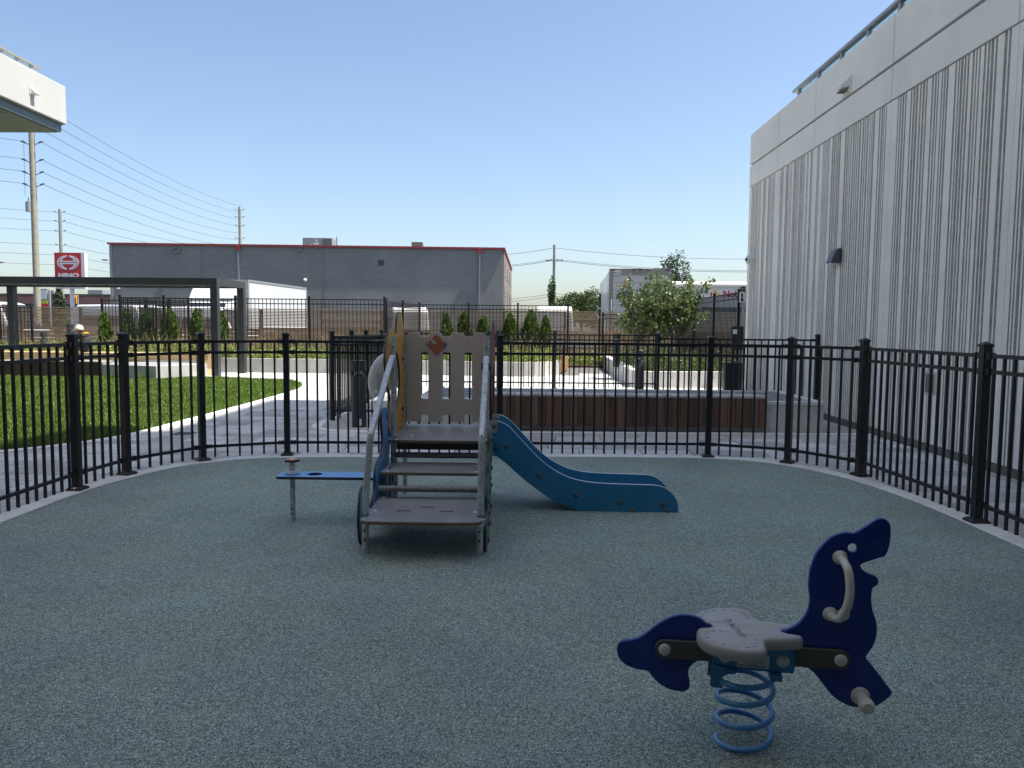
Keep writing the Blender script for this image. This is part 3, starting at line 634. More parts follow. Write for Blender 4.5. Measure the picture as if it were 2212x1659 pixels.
MB().bb(LX + 0.001, LX + 0.014, 13.27, 13.41, 5.36, 5.48).build('plate', 'plastic_white', v)
MB().prism([(0, 0), (0.08, -0.08), (0.07, -0.11), (0, -0.10)], lambda a, b: (LX + 0.014 + a, 13.285, 5.475 + b), lambda a, b: (LX + 0.014 + a, 13.395, 5.475 + b)).build('hood', 'plastic_white', v)

# building behind the camera: glazed ground floor under a projecting upper storey
bw = thing('lobby_building', (0, -2, 0), 'pale building with glazed ground floor behind the viewer', 'building')
MB().bb(-14, 5.0, -9, 0.5, 3.35, 5.8).build('upper_wall', 'stucco', bw)
MB().bb(-14, 5.0, -9, -1.0, -0.05, 3.349).build('lobby_wall', 'alu_grey', bw)
for i in range(10): MB().bb(-13.8 + i * 1.88, -12.05 + i * 1.88, -1.0, -0.98, 0.15, 3.1).build('window_pane', 'dark_glass', bw)
# unseen white block added on the left podium, bouncing sunlight onto the court
lt_b = thing('bounce_block', (-20, -2, 5.8), 'white block added out of view on the left podium to bounce sunlight', 'building')
MB().bb(-28, -13.2, -22, 12.2, 5.801, 36).build('wall', 'stucco', lt_b)
for i in range(9): MB().bb(-13.199, -13.15, -21, 11.5, 6.9 + i * 3.1, 8.0 + i * 3.1).build('window_band', 'dark_glass', lt_b)
# ================================================================== METAL FENCES
def fence(name, label, posts, top, rails, group=None, loc=None, post_w=0.064, spacing=0.115, pw=0.020, zb=0.035, base=0.0, post_top=None, plates=True, collars=True, skip=()):
    """posts: (x, y) in order; pickets run up to the top rail"""
    t = thing(name, (posts[0][0], posts[0][1], base) if loc is None else loc, label, 'fence', group)
    pt_ = post_top or top + 0.08
    hw = post_w / 2
    key = (round(pt_, 3), round(base, 3), post_w)
    pm_ = MB().bb(-hw, hw, -hw, hw, 0, pt_ - 0.035 - base); pme = mesh_of(pm_, 'post', 'black_metal')
    c = MB(); cw = hw + 0.009
    c.add([(-cw, -cw, 0), (cw, -cw, 0), (cw, cw, 0), (-cw, cw, 0), (-cw, -cw, 0.018), (cw, -cw, 0.018), (cw, cw, 0.018), (-cw, cw, 0.018), (0, 0, 0.042)],
          [(3, 2, 1, 0), (0, 1, 5, 4), (1, 2, 6, 5), (2, 3, 7, 6), (3, 0, 4, 7), (4, 5, 8), (5, 6, 8), (6, 7, 8), (7, 4, 8)])
    cme = mesh_of(c, 'cap', 'black_metal')
    bm_ = MB().bb(-0.068, 0.068, -0.068, 0.068, 0, 0.014); bm_.add([(-0.068, -0.068, 0.014), (0.068, -0.068, 0.014), (0.068, 0.068, 0.014), (-0.068, 0.068, 0.014), (-0.045, -0.045, 0.032), (0.045, -0.045, 0.032), (0.045, 0.045, 0.032), (-0.045, 0.045, 0.032)], [(0, 1, 5, 4), (1, 2, 6, 5), (2, 3, 7, 6), (3, 0, 4, 7), (4, 5, 6, 7)])
    bme = mesh_of(bm_, 'base_plate', 'black_metal')
    kme = mesh_of(MB().bb(-pw / 2, pw / 2, -pw / 2, pw / 2, 0, top - zb), 'picket', 'black_metal')
    n = len(posts)
    for i, (x, y) in enumerate(posts):
        a = posts[max(i - 1, 0)]; b = posts[min(i + 1, n - 1)]; rz = math.atan2(b[1] - a[1], b[0] - a[0])
        p = inst('post', pme, t, (x, y, base), rz); OFF[p.name] = Vector((0, 0, 0))
        q = bpy.data.objects.new('cap', cme); COL.objects.link(q); q.parent = p; q.location = (0, 0, pt_ - 0.036 - base)
        if plates:
            q = bpy.data.objects.new('base_plate', bme); COL.objects.link(q); q.parent = p; q.location = (0, 0, 0.008)
    for i in range(n - 1):
        if i in skip: continue
        a, b = Vector((*posts[i], 0)), Vector((*posts[i + 1], 0)); d = b - a; L = d.length; u = d / L; rz = math.atan2(u.y, u.x)
        for z in rails:
            mb = MB().bar(a + u * (hw + 0.004) + Vector((0, 0, z)), b - u * (hw + 0.004) + Vector((0, 0, z)), 0.030, 0.030)
            if collars:
                for e, s in ((a, 1), (b, -1)):
                    mb.box(e + u * s * (hw + 0.022) + Vector((0, 0, z)), (0.03, 0.044, 0.044), rz)
                    mb.box(e + u * s * (hw + 0.055) + Vector((0, 0, z)), (0.012, 0.05, 0.05), rz)
            mb.build('rail', 'black_metal', t)
        k = max(1, int(round((L - post_w) / spacing)) - 0); st = L / (k + 0.0) if k else L
        for j in range(1, k):
            p = a + u * (L * j / k); inst('picket', kme, t, (p.x, p.y, zb), rz)
    return t
RZ = (1.305, 1.185, 0.155)
fence('play_fence', 'black metal picket fence curving round the play area', [(-3.99, 1.9), (-3.99, 4.32), (-3.985, 6.742), (-3.912, 7.459), (-3.505, 8.287), (-2.693, 8.682), (-0.27, 8.80), (2.148, 8.894), (2.957, 8.551), (3.444, 7.838), (3.549, 5.974), (3.57, 3.56), (3.57, 1.4)], 1.312, RZ, post_top=1.41)
fence('court_fence', 'low black picket fence behind the bollard with a side running back', [(-1.62, 12.0), (-3.0, 11.97), (-3.0, 13.4), (-3.0, 14.6), (-3.0, 16.2), (-3.0, 18.4)], 1.312, RZ, post_top=1.41, plates=False)
fence('court_fence', 'long low black picket fence between the bench and the white planter', [(-2.97, 18.47), (-1.97, 18.45), (-0.62, 18.42), (0.74, 18.40), (3.2, 18.40)], 1.312, RZ, post_top=1.41)
fence('court_fence', 'low black picket fence running from behind the bench to the ribbed wall', [(3.17, 18.3), (2.72, 15.75), (2.28, 13.2), (5.0, 13.2)], 1.312, RZ, post_top=1.41, plates=False)
TZ = lambda t: (t - 0.02, t - 0.17, 0.62)
tall = dict(plates=False, collars=False, spacing=0.125, pw=0.018, zb=0.5, base=0.42, post_w=0.07)
fence('garden_fence', 'tall black picket fence standing in the planter behind the pergola', [(-13.35, 28.9), (-13.18, 25.0), (-11.74, 25.0), (-9.39, 25.0), (-6.98, 25.0), (-4.53, 25.0)], 2.33, TZ(2.33), post_top=2.42, **tall)
fence('garden_fence', 'tall black picket fence in front of the three cedars beyond the play tower', [(-4.50, 25.15), (-4.25, 27.0), (-3.94, 29.0), (-2.09, 29.0), (-0.24, 29.0), (1.64, 29.0)], 2.29, TZ(2.29), post_top=2.38, **tall)
fence('garden_fence', 'tall black picket fence piece seen through the planter fence at left', [(-15.97, 29.0), (-14.3, 29.0), (-12.69, 29.0)], 2.36, TZ(2.36), post_top=2.44, **tall)
fence('garden_fence', 'short run of black picket fence at the far left edge', [(-22.3, 29.0), (-21.1, 29.0), (-19.9, 29.0), (-18.68, 29.0)], 2.06, TZ(2.06), post_top=2.14, **tall)
fence('garden_fence', 'black picket fence behind the leafy tree, beside the post with the hose', [(2.95, 29.0), (4.3, 29.0), (5.55, 29.0)], 1.98, TZ(1.98), post_top=2.05, **tall)
fence('garden_fence', 'tall black picket fence running back past the corner of the ribbed wall', [(5.6, 17.75), (5.6, 20.28), (5.6, 22.9), (5.6, 25.5), (5.6, 28.4)], 2.44, TZ(2.44), post_top=2.53, **{**tall, 'base': 0.05, 'zb': 0.15})
hp = thing('hose_post', (2.83, 29.0, 0), 'tall slim black post carrying a coiled blue hose', 'post')
MB().bb(2.795, 2.865, 28.965, 29.035, 0, 2.70).build('post', 'black_metal', hp)
MB().bb(2.788, 2.872, 28.958, 29.042, 2.70, 2.73).build('cap', 'black_metal', hp)
hs = thing('garden_hose', (2.86, 28.9, 2.0), 'coil of blue grey hose hung on the tall slim post', 'hose')
path = [(2.87 + (0.2 + 0.012 * math.sin(i * 1.7)) * math.cos(i * 0.35), 28.90 - 0.006 * (i % 19) , 2.02 + (0.17 + 0.012 * math.cos(i * 2.1)) * math.sin(i * 0.35)) for i in range(90)]
MB().tube(path, 0.011, 6).build('coil', 'hose_blue', hs, smooth=True)

# ================================================================== WOOD SCREEN FENCE
wf = thing('wood_fence', (0, 30.3, 0), 'weathered board fence with narrow slats along its top, behind the gardens', 'fence')
X0, BW, NB = -22.4, 2.4, 13
low = {}; 
for b in range(NB):
    xa, xb = X0 + b * BW, X0 + (b + 1) * BW
    MB().bb(xa - 0.05, xa + 0.05, 30.34, 30.44, 0, 2.06).build('post', 'cedar_post', wf)
    z = 0.30
    while z < 1.27:
        h = 0.138; gap = rnd.choice((0.006, 0.006, 0.01, 0.012, 0.02, 0.035)); 
        mb = MB().box(((xa + xb) / 2, 30.32, z + h / 2), (BW - 0.012, 0.025, h), 0, 0, rnd.uniform(-0.0025, 0.0025)); mb.build('board', 'cedar_board', wf); z += h + gap
    z += 0.01
    while z < 2.03:
        MB().box(((xa + xb) / 2, 30.32, z + 0.019), (BW - 0.012, 0.022, 0.038), 0, 0, rnd.uniform(-0.002, 0.002)).build('slat', 'cedar_board', wf); z += 0.058
    MB().bb(xa, xb - 0.006, 30.27, 30.45, 2.065, 2.10).build('top_board', 'cedar_board', wf)

# ================================================================== VENT SHAFT WITH BENCH (right) 
sh = thing('vent_shaft', (1.4, 11.5, 0), 'low concrete vent shaft with steel grating behind the long wooden bench', 'vent shaft')
SX0, SX1, SY0, SY1, SZ = -1.55, 4.32, 11.06, 13.06, 0.45
MB().bb(SX0, SX1, SY0, SY0 + 0.16, -0.03, SZ).build('front_wall', 'concrete', sh, bevel=0.012)
MB().bb(SX0, SX1, SY1 - 0.16, SY1, -0.03, SZ).build('back_wall', 'concrete', sh, bevel=0.012)
MB().bb(SX0, SX0 + 0.16, SY0 + 0.16, SY1 - 0.16, -0.03, SZ).build('end_wall', 'concrete', sh)
MB().bb(SX1 - 0.16, SX1, SY0 + 0.16, SY1 - 0.16, -0.03, SZ).build('end_wall', 'concrete', sh)
MB().bb(SX0 - 0.012, SX1 + 0.012, SY0 - 0.012, SY0 + 0.10, SZ - 0.045, SZ + 0.004).build('coping', 'concrete_white', sh, bevel=0.006)
MB().bb(SX1 - 0.10, SX1 + 0.012, SY0 + 0.10, SY1 + 0.01, SZ - 0.045, SZ + 0.004).build('coping', 'concrete_white', sh, bevel=0.006)
gm = MB()
x = SX0 + 0.18
while x < SX1 - 0.17: gm.bb(x - 0.003, x + 0.003, SY0 + 0.165, SY1 - 0.165, SZ - 0.035, SZ - 0.004); x += 0.045
y = SY0 + 0.18
while y < SY1 - 0.16: gm.bb(SX0 + 0.165, SX1 - 0.165, y - 0.003, y + 0.003, SZ - 0.020, SZ - 0.003); y += 0.10
tag(gm.build('grating', 'galv', sh), kind='stuff')
bn = thing('wood_bench', (1.5, 11.0, 0), 'long dark wooden slatted bench beyond the slide', 'bench')
BX0, BX1, BT = -0.46, 3.48, 0.53
n = 35; pw_ = (BX1 - BX0) / n
vm_ = mesh_of(MB().bb(-pw_ / 2 + 0.004, pw_ / 2 - 0.004, -0.012, 0.012, 0, BT - 0.115), 'front_plank', 'ipe_v')
tm_ = mesh_of(MB().bb(-pw_ / 2 + 0.004, pw_ / 2 - 0.004, 0, 0.42, 0, 0.028), 'seat_plank', 'ipe_top')
for i in range(n):
    x = BX0 + (i + 0.5) * pw_
    o = inst('front_plank', vm_, bn, (x, 10.985 + rnd.uniform(-0.002, 0.002), 0.085)); 
    inst('seat_plank', tm_, bn, (x, 10.962, BT - 0.028 + rnd.uniform(-0.001, 0.001)))
MB().bb(BX0, BX1, 11.0, 11.055, 0.03, BT - 0.03).build('frame', 'joint_dark', bn)
MB().bb(BX0 + 0.02, BX1 - 0.02, 11.02, 11.05, -0.03, 0.028).build('plinth', 'joint_dark', bn)
MB().bb(BX0, BX1, 11.20, 11.36, 0.455, BT - 0.029).build('bearer', 'joint_dark', bn)

# ================================================================== LEFT BENCH, SHAFT, TIMBER AND PERGOLA
sl_ = thing('vent_shaft', (-10, 20.5, 0), 'low concrete vent shaft with a sunlit end on the lawn at left', 'vent shaft')
pA, pB, pC, pD = (-11.6, 20.45), (-9.46, 19.62), (-8.72, 21.05), (-10.9, 21.95)
MB().prism([pA, pB, pC, pD], lambda a, b: (a, b, -0.03), lambda a, b: (a, b, 0.40)).build('wall', 'concrete', sl_, bevel=0.012)
MB().prism([(-11.4, 20.55), (-9.52, 19.82), (-8.92, 21.0), (-10.85, 21.8)], lambda a, b: (a, b, 0.401), lambda a, b: (a, b, 0.412)).build('grating', 'galv', sl_)
lbn = thing('wood_bench', (-13.2, 20.4, 0), 'dark wooden slatted bench at the back of the lawn', 'bench')
n = 36; a0, a1 = -15.6, -11.25
vm2 = mesh_of(MB().bb(-0.056, 0.056, -0.012, 0.012, 0, 0.40), 'front_plank', 'ipe_v')
tm2 = mesh_of(MB().bb(-0.056, 0.056, 0, 0.5, 0, 0.028), 'seat_plank', 'ipe_top')
for i in range(n):
    x = a0 + (i + 0.5) * (a1 - a0) / n
    inst('front_plank', vm2, lbn, (x, 20.34, 0.03)); inst('seat_plank', tm2, lbn, (x, 20.31, 0.44))
MB().bb(a0, a1, 20.36, 20.85, 0.0, 0.438).build('frame', 'joint_dark', lbn)
tb = thing('timber_platform', (-11.8, 21.9, 0), 'pale new lumber platform edge behind the left bench', 'platform')
for i in range(3): MB().bb(-15.5 + i * 2.2, -13.308 + i * 2.2, 21.55, 21.59, 0.46, 0.645).build('fascia_board', 'lumber', tb, bevel=0.004)
for i in range(7): MB().bb(-15.5, -8.95, 21.6 + i * 0.142, 21.735 + i * 0.142, 0.61, 0.648).build('deck_board', 'lumber', tb, bevel=0.003)
for xx in (-15.2, -13.2, -11.2, -9.2): MB().bb(xx - 0.05, xx + 0.05, 21.62, 22.5, 0, 0.608).build('leg', 'lumber', tb)
pg = thing('pergola', (-12, 22.4, 0), 'dark grey steel pergola with flat beams over the left terrace', 'pergola')
PT = 2.76; xa, xb, ya, yb = -16.2, -8.63, 21.45, 23.25
for (xx, yy) in ((xa, ya), (xb, ya), (-15.55, yb), (xb + 0.08, yb)):
    MB().bb(xx - 0.10, xx + 0.10, yy - 0.10, yy + 0.10, -0.02, PT - 0.2).build('post', 'pergola', pg, bevel=0.006)
MB().bb(-19, xb + 0.10, ya - 0.10, ya + 0.10, PT - 0.199, PT).build('beam', 'pergola', pg, bevel=0.006)
MB().bb(-19, xb + 0.18, yb - 0.10, yb + 0.10, PT - 0.199, PT).build('beam', 'pergola', pg, bevel=0.006)
MB().bar((xb, ya + 0.1, PT - 0.0995), (xb + 0.08, yb - 0.1, PT - 0.0995), 0.2, 0.199).build('beam', 'pergola', pg)
MB().bar((xa, ya + 0.1, PT - 0.0995), (xa, yb - 0.1, PT - 0.0995), 0.2, 0.199).build('beam', 'pergola', pg)
for i in range(30):
    xx = -18.8 + i * 0.34
    if abs(xx - xa) > 0.15 and xx < xb - 0.15: MB().bb(xx - 0.02, xx + 0.02, ya + 0.1, yb - 0.1, PT - 0.16, PT - 0.02).build('rafter', 'pergola', pg)

# ================================================================== PLANTERS
p1 = smooth_open([(-9.6, 23.95), (-8.3, 23.85), (-6.3, 23.72), (-3.5, 23.45), (-1.2, 23.1), (-0.2, 22.95), (0.5, 23.15), (0.95, 23.75), (1.15, 24.6), (1.2, 25.3)], 6)
lp_ = thing('planter', (-5, 23.6, 0), 'long low concrete planter wall with a curved end beyond the lawn', 'planter')
band('wall', p1, 0.2, -0.05, 0.425, 'concrete', lp_)
for i in range(9, len(p1) - 10, 5):
    q = p1[i]; r_ = p1[i + 1]; d = Vector((r_[0] - q[0], r_[1] - q[1], 0)).normalized(); nrm = Vector((d.y, -d.x, 0)); pz = Vector((q[0], q[1], 0.27))
    MB().cyl(pz + nrm * 0.004, pz - nrm * 0.01, 0.016, 8).build('tie_hole', 'joint_dark', lp_)
sheet('planter_soil', [(q[0], q[1] + 0.1) for q in p1] + [(1.2, 30.2), (-9.6, 30.2)], 0.36, 'soil')
sheet('back_bed_soil', [(-24, 24.2), (-9.4, 24.2), (-9.4, 30.2), (-24, 30.2)], 0.355, 'soil')
pbw = thing('planter', (-14, 24.1, 0), 'concrete planter edge behind the pergola at far left', 'planter')
MB().bb(-24, -9.45, 24.0, 24.2, -0.05, 0.425).build('wall', 'concrete', pbw, bevel=0.01)
ob_ = thing('corner_seat', (1.35, 26.2, 0), 'warm wooden clad seat end on the curved planter', 'seat')
for i in range(16):
    f0 = i / 16; xx = 1.28 + 0.28 * f0; yy = 25.1 + 2.1 * f0
    MB().box((xx, yy, 0.27), (0.03, 0.126, 0.50), -0.13).build('side_plank', 'oak_v', ob_)
    MB().box((xx - 0.24, yy, 0.54), (0.52, 0.126, 0.03), -0.13).build('seat_plank', 'oak_v', ob_)
MB().bb(0.85, 1.28, 25.0, 25.035, 0.02, 0.52).build('end_board', 'oak_v', ob_)
MB().prism([(0.80, 25.06), (1.24, 25.06), (1.53, 27.2), (1.05, 27.2)], lambda a, b: (a, b, 0.0), lambda a, b: (a, b, 0.52)).build('core', 'concrete', ob_)
rp = thing('planter', (3.8, 19.5, 0), 'white concrete planter with angled corner right of the path', 'planter')
p2 = [(3.05, 30.0), (2.98, 28.5), (2.88, 25.5), (2.78, 22.0), (2.71, 19.42)]
band('side_wall', p2, 0.2, -0.05, 0.43, 'concrete_white', rp)
p3 = smooth_open([(2.71, 19.30), (3.1, 19.22), (3.7, 19.20), (4.4, 19.28), (5.0, 19.42), (5.5, 19.6)], 5)
band('front_wall', p3, 0.2, -0.05, 0.40, 'concrete_white', rp)
for yy in (25.2, 21.7): MB().bb(2.70 + (yy - 19.4) * 0.03, 2.74 + (yy - 19.4) * 0.03 , yy - 0.07, yy + 0.07, 0.08, 0.26).build('step_light', 'lamp_grey', rp)
for q in p3[6:22:4]: MB().cyl((q[0], q[1] + 0.004, 0.26), (q[0], q[1] - 0.006, 0.26), 0.014, 8).build('tie_hole', 'joint_dark', rp)
sheet('tree_bed_soil', [(2.85, 19.45), (5.55, 19.7), (5.55, 30.2), (3.1, 30.2)], 0.33, 'soil')

# ================================================================== BOLLARDS AND DOG STATION
def bollard(loc, label, h=0.98):
    t = thing('light_bollard', loc, label, 'bollard', 'black light bollards'); x, y, z = loc; r = 0.108
    MB().lathe((x, y, z), [(r, 0), (r, h * 0.74), (r * 0.93, h * 0.765), (r * 0.5, h * 0.79), (r * 0.45, h * 0.80)], 20).build('body', 'pergola', t, smooth=True)
    MB().lathe((x, y, z), [(r * 0.45, h * 0.78), (r * 0.28, h * 0.86)], 12).build('reflector', 'galv', t, smooth=True)
    MB().lathe((x, y, z), [(r, h * 0.845), (r, h - 0.004), (r * 0.96, h)], 20).build('head', 'pergola', t, smooth=True)
    for a in (0.6, 2.7, 4.8): MB().box((x + 0.85 * r * math.cos(a), y + 0.85 * r * math.sin(a), z + h * 0.80), (0.012, 0.012, h * 0.12), a).build('strut', 'pergola', t)
    return t
b1 = bollard((-2.42, 11.25, 0), 'black cylinder light bollard nearest to the viewer, left of the play tower')
MB().box((-2.39, 11.136, 0.08), (0.055, 0.004, 0.10)).build('label_plate', 'sticker', b1)
bollard((2.60, 17.3, 0), 'black light bollard just behind the low fence, left of the white planter')
bollard((2.72, 22.6, 0.33), 'black light bollard at the left foot of the leafy tree')
bollard((-14.52, 24.45, 0.47), 'black light bollard in the planter beside the kneeling worker')
bollard((-15.48, 24.6, 0.2), 'black light bollard in the planter by the rear pergola post')
bollard((-1.15, 26.5, 0.36), 'black light bollard in the planter among the small cedars')
ds = thing('dog_station', (4.80, 17.05, 0), 'dog waste station on a perforated steel post by the ribbed wall', 'dog station')
pst = MB().bb(4.775, 4.825, 17.02, 17.05, 0, 2.42).build('post', 'galv', ds)
for i in range(26): MB().box((4.80, 17.018, 1.05 + i * 0.048), (0.012, 0.003, 0.02)).build('hole', 'print_black', pst)
sg = MB().bb(4.70, 4.84, 17.0, 17.008, 2.06, 2.29).build('sign_plate', 'sticker', ds)
s2 = MB().bb(4.715, 4.83, 16.998, 17.006, 2.30, 2.40).build('header_plate', 'print_black', ds)
lettering('lettering', 'PLEASE\nCLEAN UP', 0.026, 'sticker', s2, Matrix.Translation((4.772, 16.997, 2.35)) @ XZ(0), 0.0006)
MB().prism(smooth_closed([(0.03, 0.02), (0.05, 0.10), (0.035, 0.16), (0.055, 0.19), (0.08, 0.17), (0.075, 0.12), (0.085, 0.06), (0.10, 0.03)], 3), lambda a, b: (4.70 + a, 16.9985, 2.07 + b), lambda a, b: (4.70 + a, 16.9965, 2.07 + b)).build('pictogram', 'print_black', sg)
MB().bb(4.53, 4.78, 16.86, 17.0, 1.02, 1.54).build('bag_dispenser', 'print_black', ds, bevel=0.01)
MB().bb(4.545, 4.635, 16.855, 16.859, 1.37, 1.47).build('label_plate', 'sticker', ds)
bnn = MB().bb(4.38, 4.76, 16.80, 17.0, 0.03, 0.75).build('bin', 'black_metal', ds, bevel=0.012)
MB().bb(4.565, 4.575, 16.79, 16.8, 0.05, 0.73).build('seam', 'print_black', bnn)
# ================================================================== PLAY TOWER
pt_loc = (-0.66, 5.9, 0)
PTW = thing('play_tower', pt_loc, 'small play tower with grey steps, taupe railing panel and yellow flower panel', 'play structure')
R = 0.0225
def tube(name, path, mat='galv', r=R, parent=PTW, n=14): return MB().tube(path, r, n).build(name, mat, parent, smooth=True)
def caps(pts, nrm, r=0.019, mat='bolt_cap', parent=PTW, name='bolt_cap', d=0.014):
    ax = {'x': 'X', '-x': '-X', '-y': '-Y', 'z': 'Z'}[nrm]
    for p in pts:
        rr = (d, r, r) if 'x' in nrm else ((r, d, r) if 'y' in nrm else (r, r, d))
        MB().sphere(p, rr, 12, 4, 0, PI / 2, ax).build(name, mat, parent, smooth=True)
def bend(p0, p1, p2, rad, n=6):
    """round the corner at p1"""
    p0, p1, p2 = Vector(p0), Vector(p1), Vector(p2); a = p1 + (p0 - p1).normalized() * rad; b = p1 + (p2 - p1).normalized() * rad
    return [a.lerp(p1, t).lerp(p1.lerp(b, t), t) for t in [i / n for i in range(n + 1)]]
# posts
tube('post', [(-1.012, 5.95, 0), (-1.012, 5.95, 1.406)]); tube('post', [(-0.29, 5.95, 0), (-0.29, 5.95, 1.40)])
tube('post', [(-1.05, 6.75, 0), (-1.05, 6.75, 1.409)]); tube('post', [(-0.30, 6.75, 0), (-0.30, 6.75, 1.405)])
for (x, y) in ((-1.012, 5.95), (-0.29, 5.95), (-1.05, 6.75)):
    for z in (1.33, 0.98, 0.70, 0.06, 0.12): MB().cyl((x, y - R - 0.001, z), (x, y - R + 0.006, z), 0.007, 8).build('bolt_hole', 'print_black', PTW)
# front legs and handrails: one bent tube each side
for x0, x1, xt in ((-1.028, -0.990, -1.005), (-0.278, -0.266, -0.286)):
    z1 = 0.792
    tube('leg', [(x0, 4.945, 0), (x0, 4.945, 0.232)])
    path = [(x0 + 0.004, 4.945, 0.268), (x0 + 0.006, 4.945, 0.4)] + bend((x0 + 0.006, 4.945, 0.4), (x1, 4.945, z1), (xt, 5.86, 1.258), 0.05) + bend((x1, 4.945, z1), (xt, 5.88, 1.27), (xt - 0.002, 5.95, 1.19), 0.06)
    hr = tube('handrail', path)
    for z in (0.79,): caps([(x1, 4.945 - R, z)], '-y', 0.006, 'print_black', hr, 'rivet', 0.002)
    for z in (0.10, 0.16): MB().cyl((x0, 4.945 - R - 0.001, z), (x0, 4.945 - R + 0.005, z), 0.008, 8).build('bolt_hole', 'print_black', PTW)
cl = MB().tube([(-0.318, 5.78, 1.196), (-0.246, 5.78, 1.196)], [0.030, 0.030], 12).build('clamp', 'print_black', PTW, smooth=True)
lettering('print', 'TEST EN1176  LOT 2022', 0.012, 'print_black', PTW, Matrix.Translation((-0.268, 5.36, 1.035)) @ Matrix.Rotation(math.radians(63), 4, 'X') @ Matrix.Rotation(PI / 2, 4, 'Z'), 0.0003)
# cross bars
tube('cross_bar', [(-1.03, 5.95, 0.488), (-0.285, 5.95, 0.488)], 'galv_dull', r=0.023); tube('cross_bar', [(-1.035, 5.45, 0.327), (-0.285, 5.45, 0.327)], 'galv_dull', r=0.023)
# treads and platform
t1 = panel('tread', [[(-1.04, 4.84), (-1.025, 4.80), (-0.99, 4.785), (-0.80, 4.775), (-0.50, 4.775), (-0.305, 4.785), (-0.27, 4.80), (-0.255, 4.84), (-0.262, 4.90), (-0.29, 4.905), (-0.30, 4.96), (-0.292, 5.0), (-0.292, 5.50), (-1.03, 5.50), (-1.03, 5.0), (-1.003, 4.97), (-1.005, 4.905), (-1.035, 4.9)],
    rrect(-0.842, -0.745, 5.054, 5.080, 0.012), rrect(-0.699, -0.605, 5.172, 5.198, 0.012), rrect(-0.554, -0.461, 5.060, 5.086, 0.012)], 0.022, 'hpl_grey', 'hpl_core', PTW, XY(0.248))
t2 = panel('tread', [rrect(-1.035, -0.292, 5.50, 5.925, 0.012)], 0.022, 'hpl_grey', 'hpl_core', PTW, XY(0.425))
t3 = panel('platform', [[(-1.035, 5.84), (-1.025, 5.83), (-0.285, 5.83), (-0.275, 5.84), (-0.275, 5.92), (-0.30, 5.925), (-0.315, 5.94), (-0.315, 5.975), (-0.275, 5.98), (-0.275, 6.80), (-1.04, 6.80), (-1.04, 5.98), (-0.985, 5.975), (-0.985, 5.93), (-1.005, 5.92), (-1.035, 5.92)]], 0.022, 'hpl_grey', 'hpl_core', PTW, XY(0.612))
for tr, pts, z in ((t1, [(-0.985, 5.06), (-0.315, 5.06), (-0.995, 5.46), (-0.33, 5.46)], 0.2595), (t2, [(-0.99, 5.55), (-0.335, 5.55), (-1.0, 5.89), (-0.35, 5.89)], 0.4365), (t3, [(-0.975, 5.86), (-0.89, 6.08), (-0.35, 6.07), (-0.87, 6.70), (-0.36, 6.68)], 0.6235)):
    caps([(x, y, z) for x, y in pts], 'z', 0.015, 'steel', tr, 'bolt', 0.006)
MB().bb(-1.0, -0.30, 6.02, 6.05, 0.52, 0.60).build('support_beam', 'bar_brown', PTW); MB().bb(-1.0, -0.30, 6.68, 6.71, 0.52, 0.60).build('support_beam', 'bar_brown', PTW)
# taupe railing panel
cas = [(-1.026, 1.405), (-1.002, 1.44), (-0.918, 1.44), (-0.897, 1.406), (-0.837, 1.406), (-0.816, 1.44), (-0.735, 1.44), (-0.706, 1.405), (-0.646, 1.405), (-0.622, 1.44), (-0.537, 1.44), (-0.513, 1.406), (-0.453, 1.406), (-0.428, 1.44), (-0.347, 1.44), (-0.322, 1.405)]
bot = []
for a, b in ((-0.453, -0.52), (-0.642, -0.711), (-0.836, -0.90)):
    bot += [(a, 0.653), (a, 0.705), (a - 0.006, 0.715), (b + 0.006, 0.715), (b, 0.705), (b, 0.653)]
out = list(reversed(cas)) + [(-1.026, 0.653)] + list(reversed(bot)) + [(-0.322, 0.653)]
tp = panel('railing_panel', [out] + [rrect(a, a + 0.068, 0.857, 1.265, 0.014) for a in (-0.901, -0.711, -0.519)], 0.02, 'hpl_taupe', 'hpl_light_edge', PTW, XZ(6.735), 0.004)
caps([(-1.045, 6.72, 1.31), (-1.03, 6.72, 0.80), (-0.31, 6.72, 1.30)], '-y', 0.008, 'steel', tp, 'bolt', 0.005)
plq = panel('plaque', [[(-0.765, 1.418), (-0.752, 1.412), (-0.683, 1.345), (-0.676, 1.335), (-0.683, 1.325), (-0.752, 1.248), (-0.763, 1.242), (-0.774, 1.248), (-0.844, 1.327), (-0.851, 1.337), (-0.844, 1.347), (-0.776, 1.412)]], 0.006, 'sign_orange', None, PTW, XZ(6.718), 0.001)
panel('print', [smooth_closed([(-0.812, 1.378), (-0.79, 1.376), (-0.772, 1.356), (-0.762, 1.335), (-0.785, 1.338), (-0.805, 1.354)], 3)], 0.002, 'galv', None, plq, XZ(6.7142), 0.0003)
for cx_ in (-0.843, -0.69):
    panel('print', [circ(cx_ if cx_ < -0.8 else cx_ - 0.004, 1.337, 0.017 if cx_ < -0.8 else 0.020, 16)], 0.002, 'fascia', None, plq, XZ(6.7138), 0.0003)
caps([(-0.838, 6.713, 1.338), (-0.775, 6.724, 1.236), (-0.758, 6.724, 1.236)], '-y', 0.008, 'steel', plq, 'bolt', 0.005)
